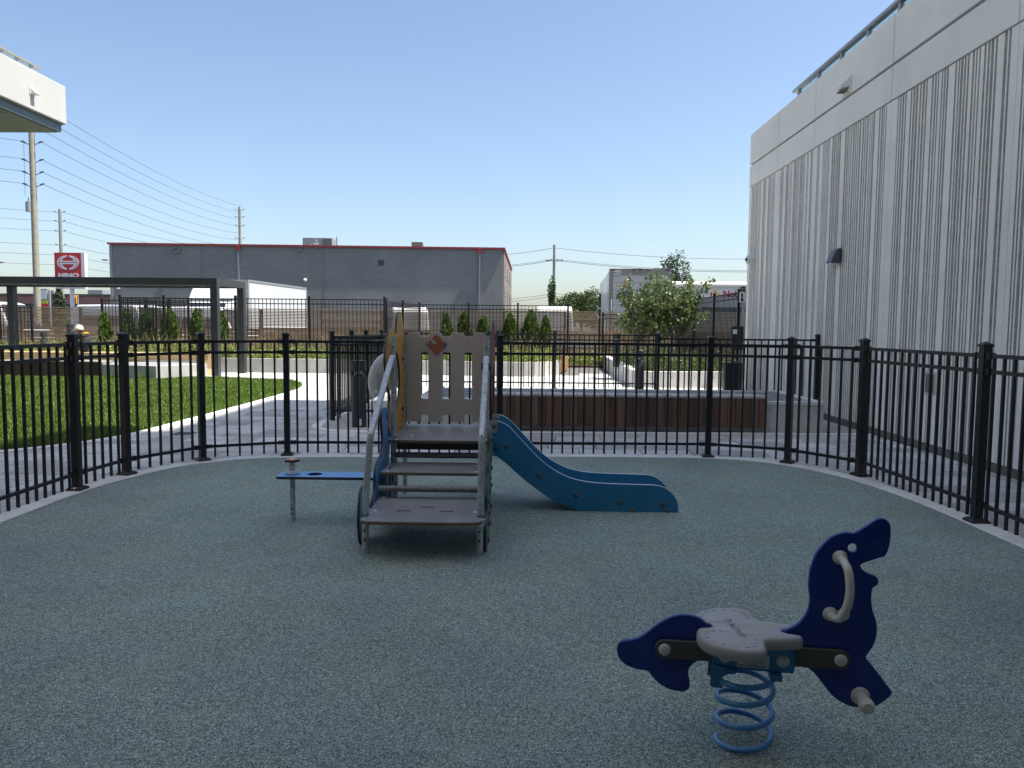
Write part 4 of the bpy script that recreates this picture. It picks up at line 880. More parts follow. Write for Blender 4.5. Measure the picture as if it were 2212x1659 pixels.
# yellow flower panel with clear bubble
fl = smooth_closed([(6.12, 0.60), (6.00, 0.68), (5.975, 0.78), (6.01, 0.87), (6.045, 0.92), (5.965, 1.01), (5.90, 1.08), (5.86, 1.16), (5.845, 1.24), (5.88, 1.32), (5.935, 1.39), (5.99, 1.44), (6.08, 1.466), (6.20, 1.465), (6.285, 1.44), (6.335, 1.425), (6.375, 1.50), (6.42, 1.57), (6.50, 1.605), (6.60, 1.60), (6.67, 1.56), (6.72, 1.48), (6.735, 1.36), (6.72, 1.24), (6.73, 1.1), (6.725, 0.9), (6.73, 0.75), (6.72, 0.64), (6.6, 0.60), (6.35, 0.595)], 4)
HC, HR_ = (6.28, 1.04), 0.25
yf = panel('flower_panel', [fl, circ(HC[0], HC[1], HR_, 32)], 0.02, 'hpl_yellow', 'hpl_edge', PTW, YZ(-1.062), 0.003)
bb_ = MB(); nv, nu = 8, 24
vs_ = []; fs_ = []
for i in range(nv + 1):
    t = i / nv * PI / 2
    for j in range(nu):
        a = 2 * PI * j / nu; r_ = HR_ * math.cos(t) if i < nv else 0.001
        vs_.append((-1.072 - 0.20 * math.sin(t), HC[0] + r_ * math.cos(a), HC[1] + r_ * math.sin(a)))
for i in range(nv):
    for j in range(nu): fs_.append((i * nu + j, i * nu + (j + 1) % nu, (i + 1) * nu + (j + 1) % nu, (i + 1) * nu + j))
bb_.add(vs_, fs_).build('bubble', 'bubble', PTW, smooth=True)
caps([(-1.051, 6.66, 1.21), (-1.051, 6.13, 0.80), (-1.051, 6.63, 0.78)], 'x', 0.022, parent=yf)
# blue leaf panels on the left of the stair
bl = smooth_closed([(5.34, 0.20), (5.36, 0.26), (5.44, 0.32), (5.46, 0.44), (5.54, 0.50), (5.68, 0.53), (5.75, 0.62), (5.725, 0.72), (5.71, 0.80), (5.74, 0.855), (5.83, 0.868), (5.93, 0.862), (6.0, 0.84), (6.02, 0.80), (5.98, 0.74), (5.97, 0.66), (6.0, 0.58), (6.02, 0.46), (6.01, 0.30), (6.0, 0.12), (5.85, 0.10), (5.5, 0.12)], 4)
bp_ = panel('leaf_panel', [bl, circ(5.90, 0.79, 0.022, 14)], 0.02, 'hpl_sky', 'hpl_edge', PTW, YZ(-1.066), 0.003)
bf = smooth_closed([(5.10, 0.02), (5.05, 0.09), (5.035, 0.19), (5.055, 0.30), (5.10, 0.375), (5.17, 0.402), (5.25, 0.385), (5.33, 0.32), (5.37, 0.22), (5.36, 0.10), (5.30, 0.02), (5.2, 0.005)], 4)
pf = panel('wave_panel', [bf], 0.02, 'hpl_sky', 'hpl_edge', PTW, YZ(-1.094), 0.003)
caps([(-1.105, 5.15, 0.345), (-1.105, 5.2, 0.1)], '-x', 0.020, parent=pf)
# patterned play plate under the step
pp = panel('play_plate', [rrect(5.62, 5.95, 0.16, 0.46, 0.03), circ(5.72, 0.36, 0.035, 14, 0.055), circ(5.85, 0.25, 0.03, 14, 0.05)], 0.012, 'seat_grey', 'hpl_edge', PTW, YZ(-0.985), 0.002)
# green leaf panel with round studs on the right of the stair
gp = smooth_closed([(5.00, 0.01), (4.98, 0.10), (5.02, 0.20), (5.10, 0.26), (5.10, 0.34), (5.16, 0.42), (5.26, 0.46), (5.30, 0.54), (5.38, 0.62), (5.42, 0.72), (5.52, 0.76), (5.66, 0.74), (5.80, 0.66), (5.84, 0.55), (5.76, 0.46), (5.70, 0.38), (5.64, 0.26), (5.58, 0.16), (5.52, 0.06), (5.44, 0.01), (5.2, 0.0)], 4)
gpo = panel('caterpillar_panel', [gp], 0.02, 'hpl_green', 'hpl_edge', PTW, YZ(-0.244), 0.003)
caps([(-0.233, yy, zz) for yy, zz in ((5.16, 0.04), (5.40, 0.10), (5.14, 0.16), (5.3, 0.2), (5.5, 0.2), (5.2, 0.30), (5.36, 0.34), (5.56, 0.34), (5.42, 0.42), (5.60, 0.46), (5.48, 0.55), (5.70, 0.54), (5.52, 0.68), (5.7, 0.66))], 'x', 0.020, parent=gpo)
tube('post', [(-0.262, 5.02, 0.0), (-0.262, 5.02, 0.22)], r=0.018)
# red panel on the right of the tower
rp_ = smooth_closed([(6.15, 0.76), (6.13, 0.95), (6.15, 1.12), (6.22, 1.22), (6.30, 1.30), (6.40, 1.42), (6.50, 1.52), (6.60, 1.555), (6.70, 1.52), (6.76, 1.42), (6.74, 1.30), (6.78, 1.15), (6.76, 0.95), (6.74, 0.78), (6.68, 0.74), (6.62, 0.76), (6.62, 1.05), (6.55, 1.16), (6.42, 1.18), (6.30, 1.12), (6.24, 1.0), (6.24, 0.76)], 4)
rpo = panel('arch_panel', [rp_], 0.02, 'hpl_red', 'hpl_edge', PTW, YZ(-0.262), 0.003)
caps([(-0.251, 6.2, 1.1), (-0.251, 6.7, 1.4), (-0.251, 6.66, 1.34), (-0.251, 6.2, 0.82)], 'x', 0.022, parent=rpo)
# slide
near_top = [(-0.255, 0.738), (-0.207, 0.735), (-0.167, 0.724), (-0.114, 0.692), (-0.061, 0.640), (0.028, 0.543), (0.117, 0.451), (0.205, 0.376), (0.294, 0.320), (0.383, 0.280), (0.471, 0.257), (0.559, 0.243), (0.691, 0.235), (0.867, 0.231), (1.043, 0.227), (1.105, 0.221), (1.158, 0.203), (1.211, 0.163), (1.248, 0.115), (1.266, 0.063), (1.268, 0.002)]
bot_e = [(0.475, 0.002), (0.386, 0.032), (0.253, 0.089), (0.120, 0.175), (-0.014, 0.280), (-0.120, 0.375), (-0.209, 0.445), (-0.255, 0.478)]
so_ = smooth_open(near_top[:-1], 3) + [near_top[-1]] + smooth_open(bot_e, 3)
sps = []
for nm, yy in (('slide_side', 6.18), ('slide_side', 6.62)):
    sps.append(panel(nm, [so_], 0.022, 'slide_blue', 'slide_edge', PTW, XZ(yy), 0.004))
chute = [(a - 0.02, b - 0.16) for a, b in near_top[:15]] + [(1.10, 0.075), (1.16, 0.06), (1.20, 0.03)]
chute = [(max(-0.262, x), max(z, 0.03)) for x, z in chute]; chute[0] = (-0.262, 0.60); chute[1] = (-0.21, 0.585)
ch = MB(); vs_ = []
for x, z in smooth_open(chute, 3): vs_ += [(x, 6.192, z), (x, 6.608, z), (x, 6.608, z - 0.004), (x, 6.192, z - 0.004)]
k = len(vs_) // 4
ch.add(vs_, [(i * 4 + a, i * 4 + b, i * 4 + 4 + b, i * 4 + 4 + a) for i in range(k - 1) for a, b in ((0, 1), (1, 2), (2, 3), (3, 0))]).build('chute', 'steel', PTW, smooth=True)
caps([(x, 6.168, z) for x, z in ((-0.214, 0.516), (-0.128, 0.533), (0.129, 0.30), (0.438, 0.141), (0.784, 0.084), (0.90, 0.016), (1.134, 0.073), (1.169, 0.016))], '-y', 0.021, parent=sps[0])
for s_, yy in ((sps[0], 6.158), (sps[1], 6.60)):
    MB().bb(-0.262, -0.205, yy, yy + 0.010, 0.64, 0.742).build('hinge_plate', 'alu_grey', PTW, bevel=0.002)
    caps([(-0.232, yy - 0.001, 0.695)], '-y', 0.022)
# balance plank with post, ring and wooden flower
bp2 = panel('balance_plank', [rrect(-1.85, -1.10, 5.65, 5.87, 0.03), circ(-1.58, 5.765, 0.056, 20)], 0.022, 'hpl_sky', 'hpl_edge', PTW, XY(0.354), 0.003)
caps([(-1.16, 5.70, 0.3655), (-1.16, 5.82, 0.3655)], 'z', 0.011, 'steel', bp2, 'bolt', 0.004)
pst = tube('plank_post', [(-1.752, 5.76, 0), (-1.752, 5.76, 0.47)], r=0.021)
for z in (0.06, 0.10): MB().cyl((-1.752, 5.76 - 0.022, z), (-1.752, 5.76 - 0.014, z), 0.008, 8).build('bolt_hole', 'print_black', pst)
MB().tube([(-1.752 + 0.047 * math.cos(a), 5.76 + 0.047 * math.sin(a), 0.376) for a in [2 * PI * i / 24 for i in range(24)]], 0.011, 8, closed=True).build('ring', 'white_ring', PTW, smooth=True)
MB().tube([(-1.752 + 0.050 * math.cos(a), 5.76 + 0.050 * math.sin(a), 0.390) for a in [2 * PI * i / 24 for i in range(24)]], 0.006, 6, closed=True).build('ring', 'white_ring', PTW, smooth=True)
MB().lathe((-1.752, 5.76, 0.334), [(0.045, 0), (0.05, 0.008)], 18).build('collar', 'galv', PTW)
fpts = [(-1.752 + (0.047 + 0.010 * math.cos(5 * a)) * math.cos(a), 5.76 + (0.047 + 0.010 * math.cos(5 * a)) * math.sin(a)) for a in [2 * PI * i / 40 for i in range(40)]]
fk = panel('flower_knob', [fpts], 0.020, 'wood_toy', 'hpl_edge', PTW, XY(0.468), 0.003)
caps([(-1.752, 5.76, 0.478)], 'z', 0.020, 'galv', fk, 'bolt', 0.012)

# ================================================================== SPRING RIDER
sr = thing('spring_rider', (0.804, 2.709, 0), 'dark blue seal shaped spring rider with grey seat in the foreground', 'spring rider', rz=math.radians(-8))
HEAD = [(0.143,0.431),(0.173,0.448),(0.194,0.469),(0.212,0.500),(0.218,0.529),(0.218,0.559),(0.213,0.584),(0.213,0.622),(0.216,0.651),(0.224,0.683),(0.236,0.716),(0.254,0.743),(0.277,0.770),(0.303,0.786),(0.330,0.793),(0.351,0.792),(0.361,0.794),(0.387,0.812),(0.418,0.836),(0.433,0.846),(0.449,0.848),(0.462,0.843),(0.472,0.831),(0.476,0.817),(0.477,0.786),(0.474,0.751),(0.465,0.720),(0.452,0.711),(0.423,0.700),(0.397,0.689),(0.386,0.684),(0.383,0.677),(0.387,0.667),(0.399,0.656),(0.415,0.649),(0.431,0.644),(0.441,0.636),(0.444,0.622),(0.440,0.610),(0.430,0.604),(0.425,0.595),(0.423,0.572),(0.425,0.543),(0.431,0.515),(0.440,0.492),(0.446,0.464),(0.446,0.435),(0.441,0.406),(0.431,0.382),(0.419,0.363),(0.414,0.351),(0.419,0.343),(0.439,0.318),(0.467,0.283),(0.490,0.253),(0.504,0.234),(0.505,0.225),(0.497,0.213),(0.476,0.193),(0.456,0.177),(0.419,0.168),(0.386,0.167),(0.365,0.169),(0.337,0.181),(0.310,0.199),(0.287,0.224),(0.270,0.246),(0.253,0.268),(0.236,0.285),(0.213,0.301),(0.191,0.311),(0.166,0.315),(0.120,0.318),(0.115,0.373),(0.120,0.42)]
TAIL = [(-0.135,0.434),(-0.153,0.449),(-0.176,0.457),(-0.201,0.461),(-0.227,0.460),(-0.255,0.452),(-0.284,0.436),(-0.306,0.420),(-0.329,0.400),(-0.346,0.384),(-0.369,0.367),(-0.398,0.355),(-0.427,0.349),(-0.444,0.340),(-0.452,0.324),(-0.453,0.306),(-0.446,0.285),(-0.431,0.265),(-0.407,0.252),(-0.378,0.243),(-0.349,0.242),(-0.337,0.239),(-0.328,0.227),(-0.313,0.210),(-0.290,0.191),(-0.260,0.178),(-0.232,0.173),(-0.209,0.173),(-0.194,0.181),(-0.188,0.193),(-0.187,0.212),(-0.191,0.226),(-0.194,0.241),(-0.192,0.260),(-0.182,0.275),(-0.166,0.289),(-0.143,0.300),(-0.10,0.308),(-0.10,0.413)]
hd = panel('head_panel', [smooth_closed(HEAD, 2), circ(0.354, 0.739, 0.0155, 18)], 0.021, 'navy', 'navy', sr, XZ(0), 0.004)
tl = panel('tail_panel', [smooth_closed(TAIL, 2)], 0.021, 'navy', 'navy', sr, XZ(0), 0.004)
def slot_shape(x0, x1, z0, z1, h):
    r = h / 2; L = [(x0 + r * math.cos(a), z0 + r * math.sin(a)) for a in [PI / 2 + PI * i / 10 for i in range(11)]]
    return L + [(x1 + r * math.cos(a), z1 + r * math.sin(a)) for a in [-PI / 2 + PI * i / 10 for i in range(11)]]
for yy in (-0.019, 0.019):
    panel('side_bar', [slot_shape(-0.281, 0.326, 0.334, 0.341, 0.070)], 0.015, 'bar_brown', 'bar_brown', sr, XZ(yy), 0.003)
def rcap(p, r, nm='cap', d=0.009, y=-1):
    MB().sphere(p, (r, d, r), 18, 5, 0, PI / 2, '-Y').build(nm, 'cream', sr, smooth=True)
for u_, z_, r_ in ((-0.281, 0.333, 0.0225), (0.326, 0.340, 0.0225)): rcap((u_, -0.0265, z_), r_)
# steel bracket
for yy in (-0.036, 0.036):
    panel('bracket', [rrect(-0.112, 0.170, 0.287, 0.370, 0.012)], 0.006, 'rider_blue', 'rider_blue', sr, XZ(yy), 0.001)
for u_, z_ in ((-0.068, 0.331), (0.129, 0.328)): rcap((u_, -0.0395, z_), 0.0235)
MB().bb(-0.11, 0.168, -0.033, 0.033, 0.283, 0.2865).build('bracket_base', 'rider_blue', sr, local=True)
for s_ in (-1, 1):
    panel('spring_clamp', [[(-0.118, 0.300), (-0.03, 0.287), (-0.03, 0.272), (-0.060, 0.268), (-0.078, 0.258), (-0.085, 0.242), (-0.082, 0.228), (-0.074, 0.222), (-0.078, 0.216), (-0.112, 0.216), (-0.120, 0.222)]], 0.005, 'rider_blue', 'rider_blue', sr, XZ(s_ * 0.045), 0.001)
MB().bb(0.085, 0.125, -0.06, 0.06, 0.262, 0.2825).build('spring_clamp', 'rider_blue', sr, local=True)
# label with print
lbp = MB().bb(-0.028, 0.083, -0.0402, -0.0393, 0.296, 0.345).build('label', 'sticker', sr, local=True)
lettering('print', 'IS RECOMMENDED', 0.0085, 'print_black', lbp, Matrix.Translation((0.032, -0.0404, 0.3155)) @ XZ(0), 0.0001)
for i, (a, b) in enumerate(((0.008, 0.045), (0.008, 0.079), (0.008, 0.072))): MB().bb(a, b, -0.0406, -0.0403, 0.307 - i * 0.0038, 0.3085 - i * 0.0038).build('print', 'print_black', lbp, local=True)
MB().bb(-0.022, 0.003, -0.0406, -0.0403, 0.3025, 0.3055).build('print', 'print_black', lbp, local=True)
# spring: helix narrowing its pitch at the top
hx = []; NT = 4.35; cu_ = 0.008
for i in range(int(NT * 28) + 1):
    t = i / 28.0; a = 2 * PI * t - 0.35 * PI
    z = -0.055 + 0.082 * t if t < 3.35 else -0.055 + 0.082 * 3.35 + 0.048 * (t - 3.35)
    hx.append((cu_ + 0.097 * math.cos(a), 0.097 * math.sin(a), z))
MB().tube(hx, 0.0105, 12).build('spring', 'spring_blue', sr, smooth=True, local=True)
# seat with rounded edge
ST = [(-0.120,0.0),(-0.133,-0.010),(-0.160,-0.020),(-0.172,-0.044),(-0.170,-0.095),(-0.148,-0.147),(-0.098,-0.186),(-0.048,-0.203),(0.003,-0.207),(0.034,-0.197),(0.050,-0.172),(0.052,-0.139),(0.056,-0.112),(0.068,-0.093),(0.097,-0.084),(0.142,-0.075),(0.180,-0.060),(0.194,-0.042),(0.184,-0.026),(0.148,-0.018),(0.130,0.0)]
ST = ST + [(x, -y) for x, y in reversed(ST[1:-1])]
so2 = smooth_closed(ST, 3); area = 0
def inset(pts, d):
    k = len(pts); out = []
    for i in range(k):
        a = np.array(pts[i - 1]); b = np.array(pts[(i + 1) % k]); t = (b - a) / (np.linalg.norm(b - a) + 1e-9); out.append((pts[i][0] - t[1] * d, pts[i][1] + t[0] * d))
    return out
k = len(so2); layers = [(0.385, 0.010), (0.382, 0.004), (0.388, 0.0), (0.408, 0.0), (0.418, 0.003), (0.423, 0.008), (0.425, 0.015)]
stm = MB(); vs_ = []
for z, d in layers: vs_ += [(x, y, z) for x, y in inset(so2, d)]
fs_ = [(l * k + i, l * k + (i + 1) % k, (l + 1) * k + (i + 1) % k, (l + 1) * k + i) for l in range(len(layers) - 1) for i in range(k)]
tt = tessellate_polygon([[Vector((p[0], p[1], 0)) for p in inset(so2, 0.015)]]); o_ = (len(layers) - 1) * k
fs_ += [tuple(i + o_ for i in t) for t in tt] + [tuple(reversed(t)) for t in tt]
stm.add(vs_, fs_); seat = stm.build('seat', 'seat_grey', sr, smooth=True, angle=40, local=True)
lettering('embossing', 'KOMPAN!', 0.036, 'seat_grey', seat, Matrix.Translation((-0.035, -0.005, 0.4252)) @ Matrix.Rotation(math.radians(-76), 4, 'Z'), 0.0018, 0.0006)
for s_ in (-1, 1):
    for i in range(13):
        a = i / 12.0 * 1.45 * PI + (0.15 * PI)
        x, y = -0.095 + 0.058 * math.cos(a + PI * 0.1), s_ * (0.105 + 0.06 * math.sin(a))
        pass
    arc = [(-0.135, 0.06), (-0.146, 0.085), (-0.142, 0.112), (-0.122, 0.138), (-0.092, 0.158), (-0.055, 0.170), (-0.015, 0.172), (0.012, 0.160), (0.022, 0.135), (0.026, 0.100), (-0.115, 0.045), (-0.09, 0.042), (-0.068, 0.047)]
    for x, y in arc:
        MB().lathe((x, s_ * y, 0.4245), [(0.0085, 0), (0.0075, 0.0022), (0.004, 0.0028)], 12).build('stud', 'seat_grey', seat, smooth=True, local=True)
# handles and foot rests on both sides
for s_ in (-1, 1):
    y0 = s_ * 0.0105
    pth = smooth_open([(0.313, y0, 0.703), (0.316, s_ * 0.05, 0.700), (0.322, s_ * 0.085, 0.678), (0.326, s_ * 0.10, 0.62), (0.320, s_ * 0.10, 0.565), (0.305, s_ * 0.083, 0.515), (0.292, s_ * 0.05, 0.500), (0.288, y0, 0.499)], 5)
    MB().tube(pth, 0.0145, 12).build('handle', 'cream', sr, smooth=True, local=True)
    for u_, z_ in ((0.313, 0.703), (0.288, 0.499)): MB().sphere((u_, y0 * 1.0, z_), (0.026, 0.018, 0.026), 16, 8).build('handle_cap', 'cream', sr, smooth=True, local=True)
    MB().sphere((0.400, y0, 0.210), (0.033, 0.016, 0.033), 16, 8).build('foot_cap', 'cream', sr, smooth=True, local=True)
    pth = [(0.400, y0, 0.210), (0.401, s_ * 0.04, 0.209), (0.402, s_ * 0.065, 0.208), (0.402, s_ * 0.088, 0.208), (0.402, s_ * 0.10, 0.208)]
    MB().tube(pth, [0.020, 0.023, 0.026, 0.026, 0.018], 14).build('foot_rest', 'cream', sr, smooth=True, local=True)
rcap((0.332, -0.0108, 0.500), 0.022)
# ================================================================== BEYOND THE FENCE
# grey painted brick building
ga = math.atan2(59.09 - 57.4, -1.65 + 30.87); GB = Vector((-30.87, 57.4, 0)); GL = 29.27
gb = thing('grey_building', GB, 'long grey painted brick building with red roof edge in the background', 'building', rz=ga)
def gw(name, mb, mat, parent=gb, **k): return mb.build(name, mat, parent, local=True, **k)
plan = [(0, 0), (GL, 0), (GL + 1.5, 21.93), (1.0, 22)]
W1 = gw('wall', MB().prism(plan, lambda a, b: (a, b, 0), lambda a, b: (a, b, 7.30)), 'brick_grey')
sk = math.atan2(21.93, 1.5) - PI / 2; SKM = Matrix.Translation((GL, 0, 0)) @ Matrix.Rotation(sk, 4, 'Z') @ Matrix.Translation((-GL, 0, 0))
def gs(name, mb, mat, parent=gb, **k):                               # pieces on the slightly turned right end wall
    mb.v = [tuple(SKM @ Vector(p)) for p in mb.v]; return mb.build(name, mat, parent, local=True, **k)
gs('right_wall', MB().bb(GL + 0.002, GL + 0.06, 0.25, 22, 0, 7.28), 'brick_brown')
gw('left_trim', MB().bb(-0.05, 0.14, -0.06, -0.002, 0, 7.25), 'alu_grey')
gw('roof_edge', MB().prism([(-0.15, -0.15), (GL + 0.15, -0.15), (GL + 1.66, 22.1), (0.9, 22.1)], lambda a, b: (a, b, 7.302), lambda a, b: (a, b, 7.44)), 'cap_red')
for x in (6.68, 15.73): gw('control_joint', MB().bb(x - 0.02, x + 0.02, -0.012, -0.002, 0, 7.29), 'joint_dark')
for x in (9.42, 27.49):
    d = gw('downspout', MB().bb(x - 0.06, x + 0.06, -0.14, -0.02, 0, 7.0), 'alu_grey'); gw('hopper', MB().bb(x - 0.16, x + 0.16, -0.22, -0.005, 7.0, 7.29), 'cap_red', d)
gw('louvre', MB().bb(19.83, 20.25, -0.03, -0.004, 5.98, 6.41), 'bar_brown')
for i in range(5): gw('louvre_blade', MB().box((20.04, -0.05, 6.04 + i * 0.08), (0.38, 0.03, 0.02), 0, 0.6), 'joint_dark')
for x, z in ((4.94, 6.9), (13.96, 7.12)):
    l = gw('wall_light', MB().bb(x - 0.2, x + 0.2, -0.4, -0.01, z - 0.05, z + 0.16), 'lamp_grey'); gw('lens', MB().bb(x - 0.16, x + 0.16, -0.36, -0.08, z - 0.09, z - 0.055), 'sticker', l)
for x, z in ((14.36, 4.81), (0.55, 4.07)):
    gw('dome_camera', MB().sphere((x, -0.14, z), 0.14, 12, 8), 'plastic_white', smooth=True)
gw('roof', MB().prism([(0.05, 0.1), (GL - 0.05, 0.1), (GL + 1.4, 21.9), (1.1, 21.9)], lambda a, b: (a, b, 7.441), lambda a, b: (a, b, 7.45)), 'asphalt')
ac = gw('rooftop_unit', MB().bb(13.62, 15.92, 2.5, 4.6, 7.452, 8.28), 'alu_grey', bevel=0.02)
gw('grille', MB().bb(15.2, 15.86, 2.48, 2.497, 7.55, 8.2), 'joint_dark', ac)
gw('panel', MB().bb(14.45, 14.82, 2.45, 2.497, 7.72, 7.9), 'plastic_white', ac); gw('knob', MB().bb(14.6, 14.72, 2.44, 2.497, 8.0, 8.1), 'plastic_white', ac); gw('pipe_stub', MB().cyl((14.3, 2.3, 7.5), (14.3, 2.3, 7.75), 0.05, 8), 'hivis', ac)
gw('chimney_box', MB().bb(22.07, 22.94, 3, 4.2, 7.452, 8.1), 'brick_brown'); gw('flue', MB().cyl((16.29, 2.5, 7.4), (16.29, 2.5, 8.36), 0.06, 8), 'galv')
for (y0, z0, z1) in ((3.2, 5.4, 6.4), (8.9, 5.45, 6.4), (14.2, 5.5, 6.45), (19.6, 5.5, 6.45)):
    f = gs('window', MB().bb(GL + 0.055, GL + 0.10, y0 - 0.7, y0 + 0.7, z0, z1), 'joint_dark'); gs('pane', MB().bb(GL + 0.10, GL + 0.105, y0 - 0.62, y0 + 0.62, z0 + 0.06, z1 - 0.06), 'dark_glass', f)
for y0 in (3.2, 9.3, 14.8, 20.0):
    f = gs('window', MB().bb(GL + 0.055, GL + 0.10, y0 - 0.9, y0 + 0.9, 1.2, 4.6), 'joint_dark'); gs('pane', MB().bb(GL + 0.10, GL + 0.105, y0 - 0.8, y0 + 0.8, 1.3, 4.5), 'dark_glass', f)
    for i in range(9): gs('blind_slat', MB().bb(GL + 0.105, GL + 0.115, y0 - 0.8, y0 + 0.8, 1.5 + i * 0.33, 1.56 + i * 0.33), 'bar_brown', f)
# low red brick building far left
fb = thing('brick_building', (-80, 112, 0), 'long low red brick building far behind the road at left', 'building', rz=0.0)
OFF[fb.name] = Vector((-80, 112, 0))
MB().bb(-112, -47, 112, 140, 0, 5.35).build('wall', 'brick_red', fb)
MB().bb(-112.2, -46.8, 111.8, 140, 5.352, 5.62).build('roof_edge', 'bar_brown', fb)
x = -111
while x < -48:
    f = MB().bb(x, x + 2.6, 111.93, 111.998, 1.1, 4.25).build('window', 'joint_dark', fb); MB().bb(x + 0.08, x + 1.26, 111.9, 111.929, 1.2, 4.15).build('pane', 'dark_glass', f); MB().bb(x + 1.34, x + 2.52, 111.9, 111.929, 1.2, 4.15).build('pane', 'dark_glass', f); x += 3.1
for (a, b) in ((-73.4, 0.4), (-66, 0.5)): MB().bb(a, a + 2.2, 116, 118, 5.5, 5.9 + b).build('rooftop_unit', 'alu_grey', fb)
# semi trailer seen from behind
TX0, TX1, TY = 3.55, 6.13, 32.5
ta = math.atan2(4.22 - 3.55, 43.5 - 32.5)
tr = thing('semi_trailer', ((TX0 + TX1) / 2, TY, 0), 'white semi trailer with grey rear frame behind the leafy tree', 'trailer', rz=-ta)
tw_ = (TX1 - TX0) / 2
def lt(name, mb, mat, parent=tr, **k): return mb.build(name, mat, parent, local=True, **k)
lt('body', MB().bb(-tw_ + 0.02, tw_ - 0.02, 0.10, 11.0, 1.15, 3.90), 'truck_white', bevel=0.02)
lt('frame', MB().bb(-tw_, -tw_ + 0.15, -0.02, 0.14, 1.0, 3.94), 'truck_grey'); lt('frame', MB().bb(tw_ - 0.15, tw_, -0.02, 0.14, 1.0, 3.94), 'truck_grey')
hdr = lt('header', MB().bb(-tw_ + 0.15, tw_ - 0.15, -0.02, 0.14, 3.68, 3.94), 'truck_grey')
for x in (-1.12, -0.28, 0, 0.28, 1.12): lt('marker_light', MB().bb(x - 0.07, x + 0.07, -0.04, -0.021, 3.87, 3.915), 'lens_red', hdr)
dr = lt('rear_door', MB().bb(-tw_ + 0.15, tw_ - 0.15, 0.02, 0.099, 1.2, 3.68), 'truck_white')
for i in range(7): lt('door_seam', MB().bb(-tw_ + 0.16, tw_ - 0.16, 0.012, 0.019, 1.5 + i * 0.31, 1.512 + i * 0.31), 'truck_grey', dr)
pl = lt('number_plate', MB().bb(-1.12, -0.81, -0.04, -0.022, 3.69, 3.84), 'sign_white', hdr); lettering('lettering', 'EW-3711', 0.085, 'print_black', pl, Matrix.Translation((-0.965, -0.042, 3.762)) @ XZ(0), 0.001, 0.002)
lettering('lettering', 'PLUMBING', 0.145, 'print_black', dr, Matrix.Translation((-0.97, 0.010, 2.95)) @ XZ(0), 0.002, 0.004, 'LEFT')
lettering('lettering', 'HYDRONIC', 0.145, 'print_black', dr, Matrix.Translation((-0.97, 0.010, 2.85 - 0.01)) @ XZ(0), 0.002, 0.004, 'LEFT')
lettering('lettering', '& FIRE PROTECTION', 0.145, 'print_black', dr, Matrix.Translation((-0.97, 0.010, 2.73)) @ XZ(0), 0.002, 0.004, 'LEFT')
def chevron(pr, x, z, s, y, mk):
    for pts, mt in (([(-0.5, 0), (0, -0.5), (0.5, 0), (0.25, 0.0), (0, -0.2), (-0.25, 0)], 'print_red'), ([(0.05, 0.95), (0.45, 0.5), (0.2, 0.5), (0.2, 0.12), (-0.1, 0.12), (-0.1, 0.75)], 'print_amber')):
        mk('emblem', MB().prism([(x + a * s, z + b * s) for a, b in pts], lambda a, b: (a, y, b), lambda a, b: (a, y - 0.004, b)), mt, pr)
chevron(dr, -0.66, 3.24, 0.24, 0.016, lt)
lt('door_bar', MB().cyl((-tw_ + 0.10, -0.05, 2.2), (-tw_ + 0.10, -0.05, 2.65), 0.02, 8), 'plastic_white')
lt('bumper', MB().bb(-1.1, 1.1, 0.0, 0.12, 0.5, 0.62), 'truck_grey'); lt('chassis', MB().bb(-0.6, 0.6, 0.1, 10.5, 0.85, 1.14), 'truck_grey')
def wheel(mk, x, y, r, wd, pr):
    t = mk('wheel', MB().tube([(x - wd / 2, y, r), (x + wd / 2, y, r)], r, 20), 'tyre', pr, smooth=True); mk('rim', MB().tube([(x - wd / 2 - 0.01, y, r), (x + wd / 2 + 0.01, y, r)], r * 0.55, 16), 'alu_grey', t, smooth=True)
for x in (-1.0, 1.0):
    for y in (1.4, 2.7): wheel(lt, x, y, 0.5, 0.5, tr)
# tarped trailer with the red lettering
nt_ = thing('semi_trailer', (12.5, 40, 0), 'white trailer with rolled tarp and red lettering beside the ribbed wall', 'trailer', rz=0.02)
def ln(name, mb, mat, parent=nt_, **k): return mb.build(name, mat, parent, local=True, **k)
sd = ln('body', MB().bb(-5.5, 6.5, 0.0, 2.55, 1.2, 3.52), 'truck_white', bevel=0.02)
ln('tarp_roll', MB().tube([(-5.45, 0.12, 3.68), (6.4, 0.12, 3.68)], 0.19, 20), 'tarp', smooth=True)
ln('roof', MB().bb(-5.4, 6.4, 0.15, 2.4, 3.53, 3.82), 'tarp', bevel=0.05)
ln('skirt', MB().bb(-5.5, 6.5, -0.02, 0.1, 0.9, 1.19), 'truck_grey'); ln('stripe', MB().bb(-5.5, 6.5, -0.012, -0.002, 2.32, 2.56), 'fascia', sd)
lettering('lettering', 'Noble', 0.46, 'print_red', sd, Matrix.Translation((-2.30, -0.006, 3.24)) @ XZ(0), 0.002, 0.012, 'LEFT')
for pts, mt in (([(-0.5, 0), (-0.28, 0.25), (-0.28, -0.25)], 'print_red'), ([(-0.12, 0.5), (0.16, 0.3), (0.16, -0.3), (-0.02, -0.3), (0.0, 0.18), (-0.2, 0.32)], 'print_amber'), ([(0.25, 0.22), (0.52, -0.1), (0.25, -0.25)], 'print_amber')):
    ln('emblem', MB().prism([(-2.70 + a * 0.55, 3.22 + b * 0.55) for a, b in pts], lambda a, b: (a, -0.003, b), lambda a, b: (a, -0.008, b)), mt, sd)
for x in (-3.5, -2.3, 4.2, 5.4): 
    t = ln('wheel', MB().tube([(x, 0.05, 0.5), (x, 0.4, 0.5)], 0.5, 20), 'tyre', nt_, smooth=True); ln('rim', MB().tube([(x, 0.03, 0.5), (x, 0.2, 0.5)], 0.27, 14), 'alu_grey', t, smooth=True)
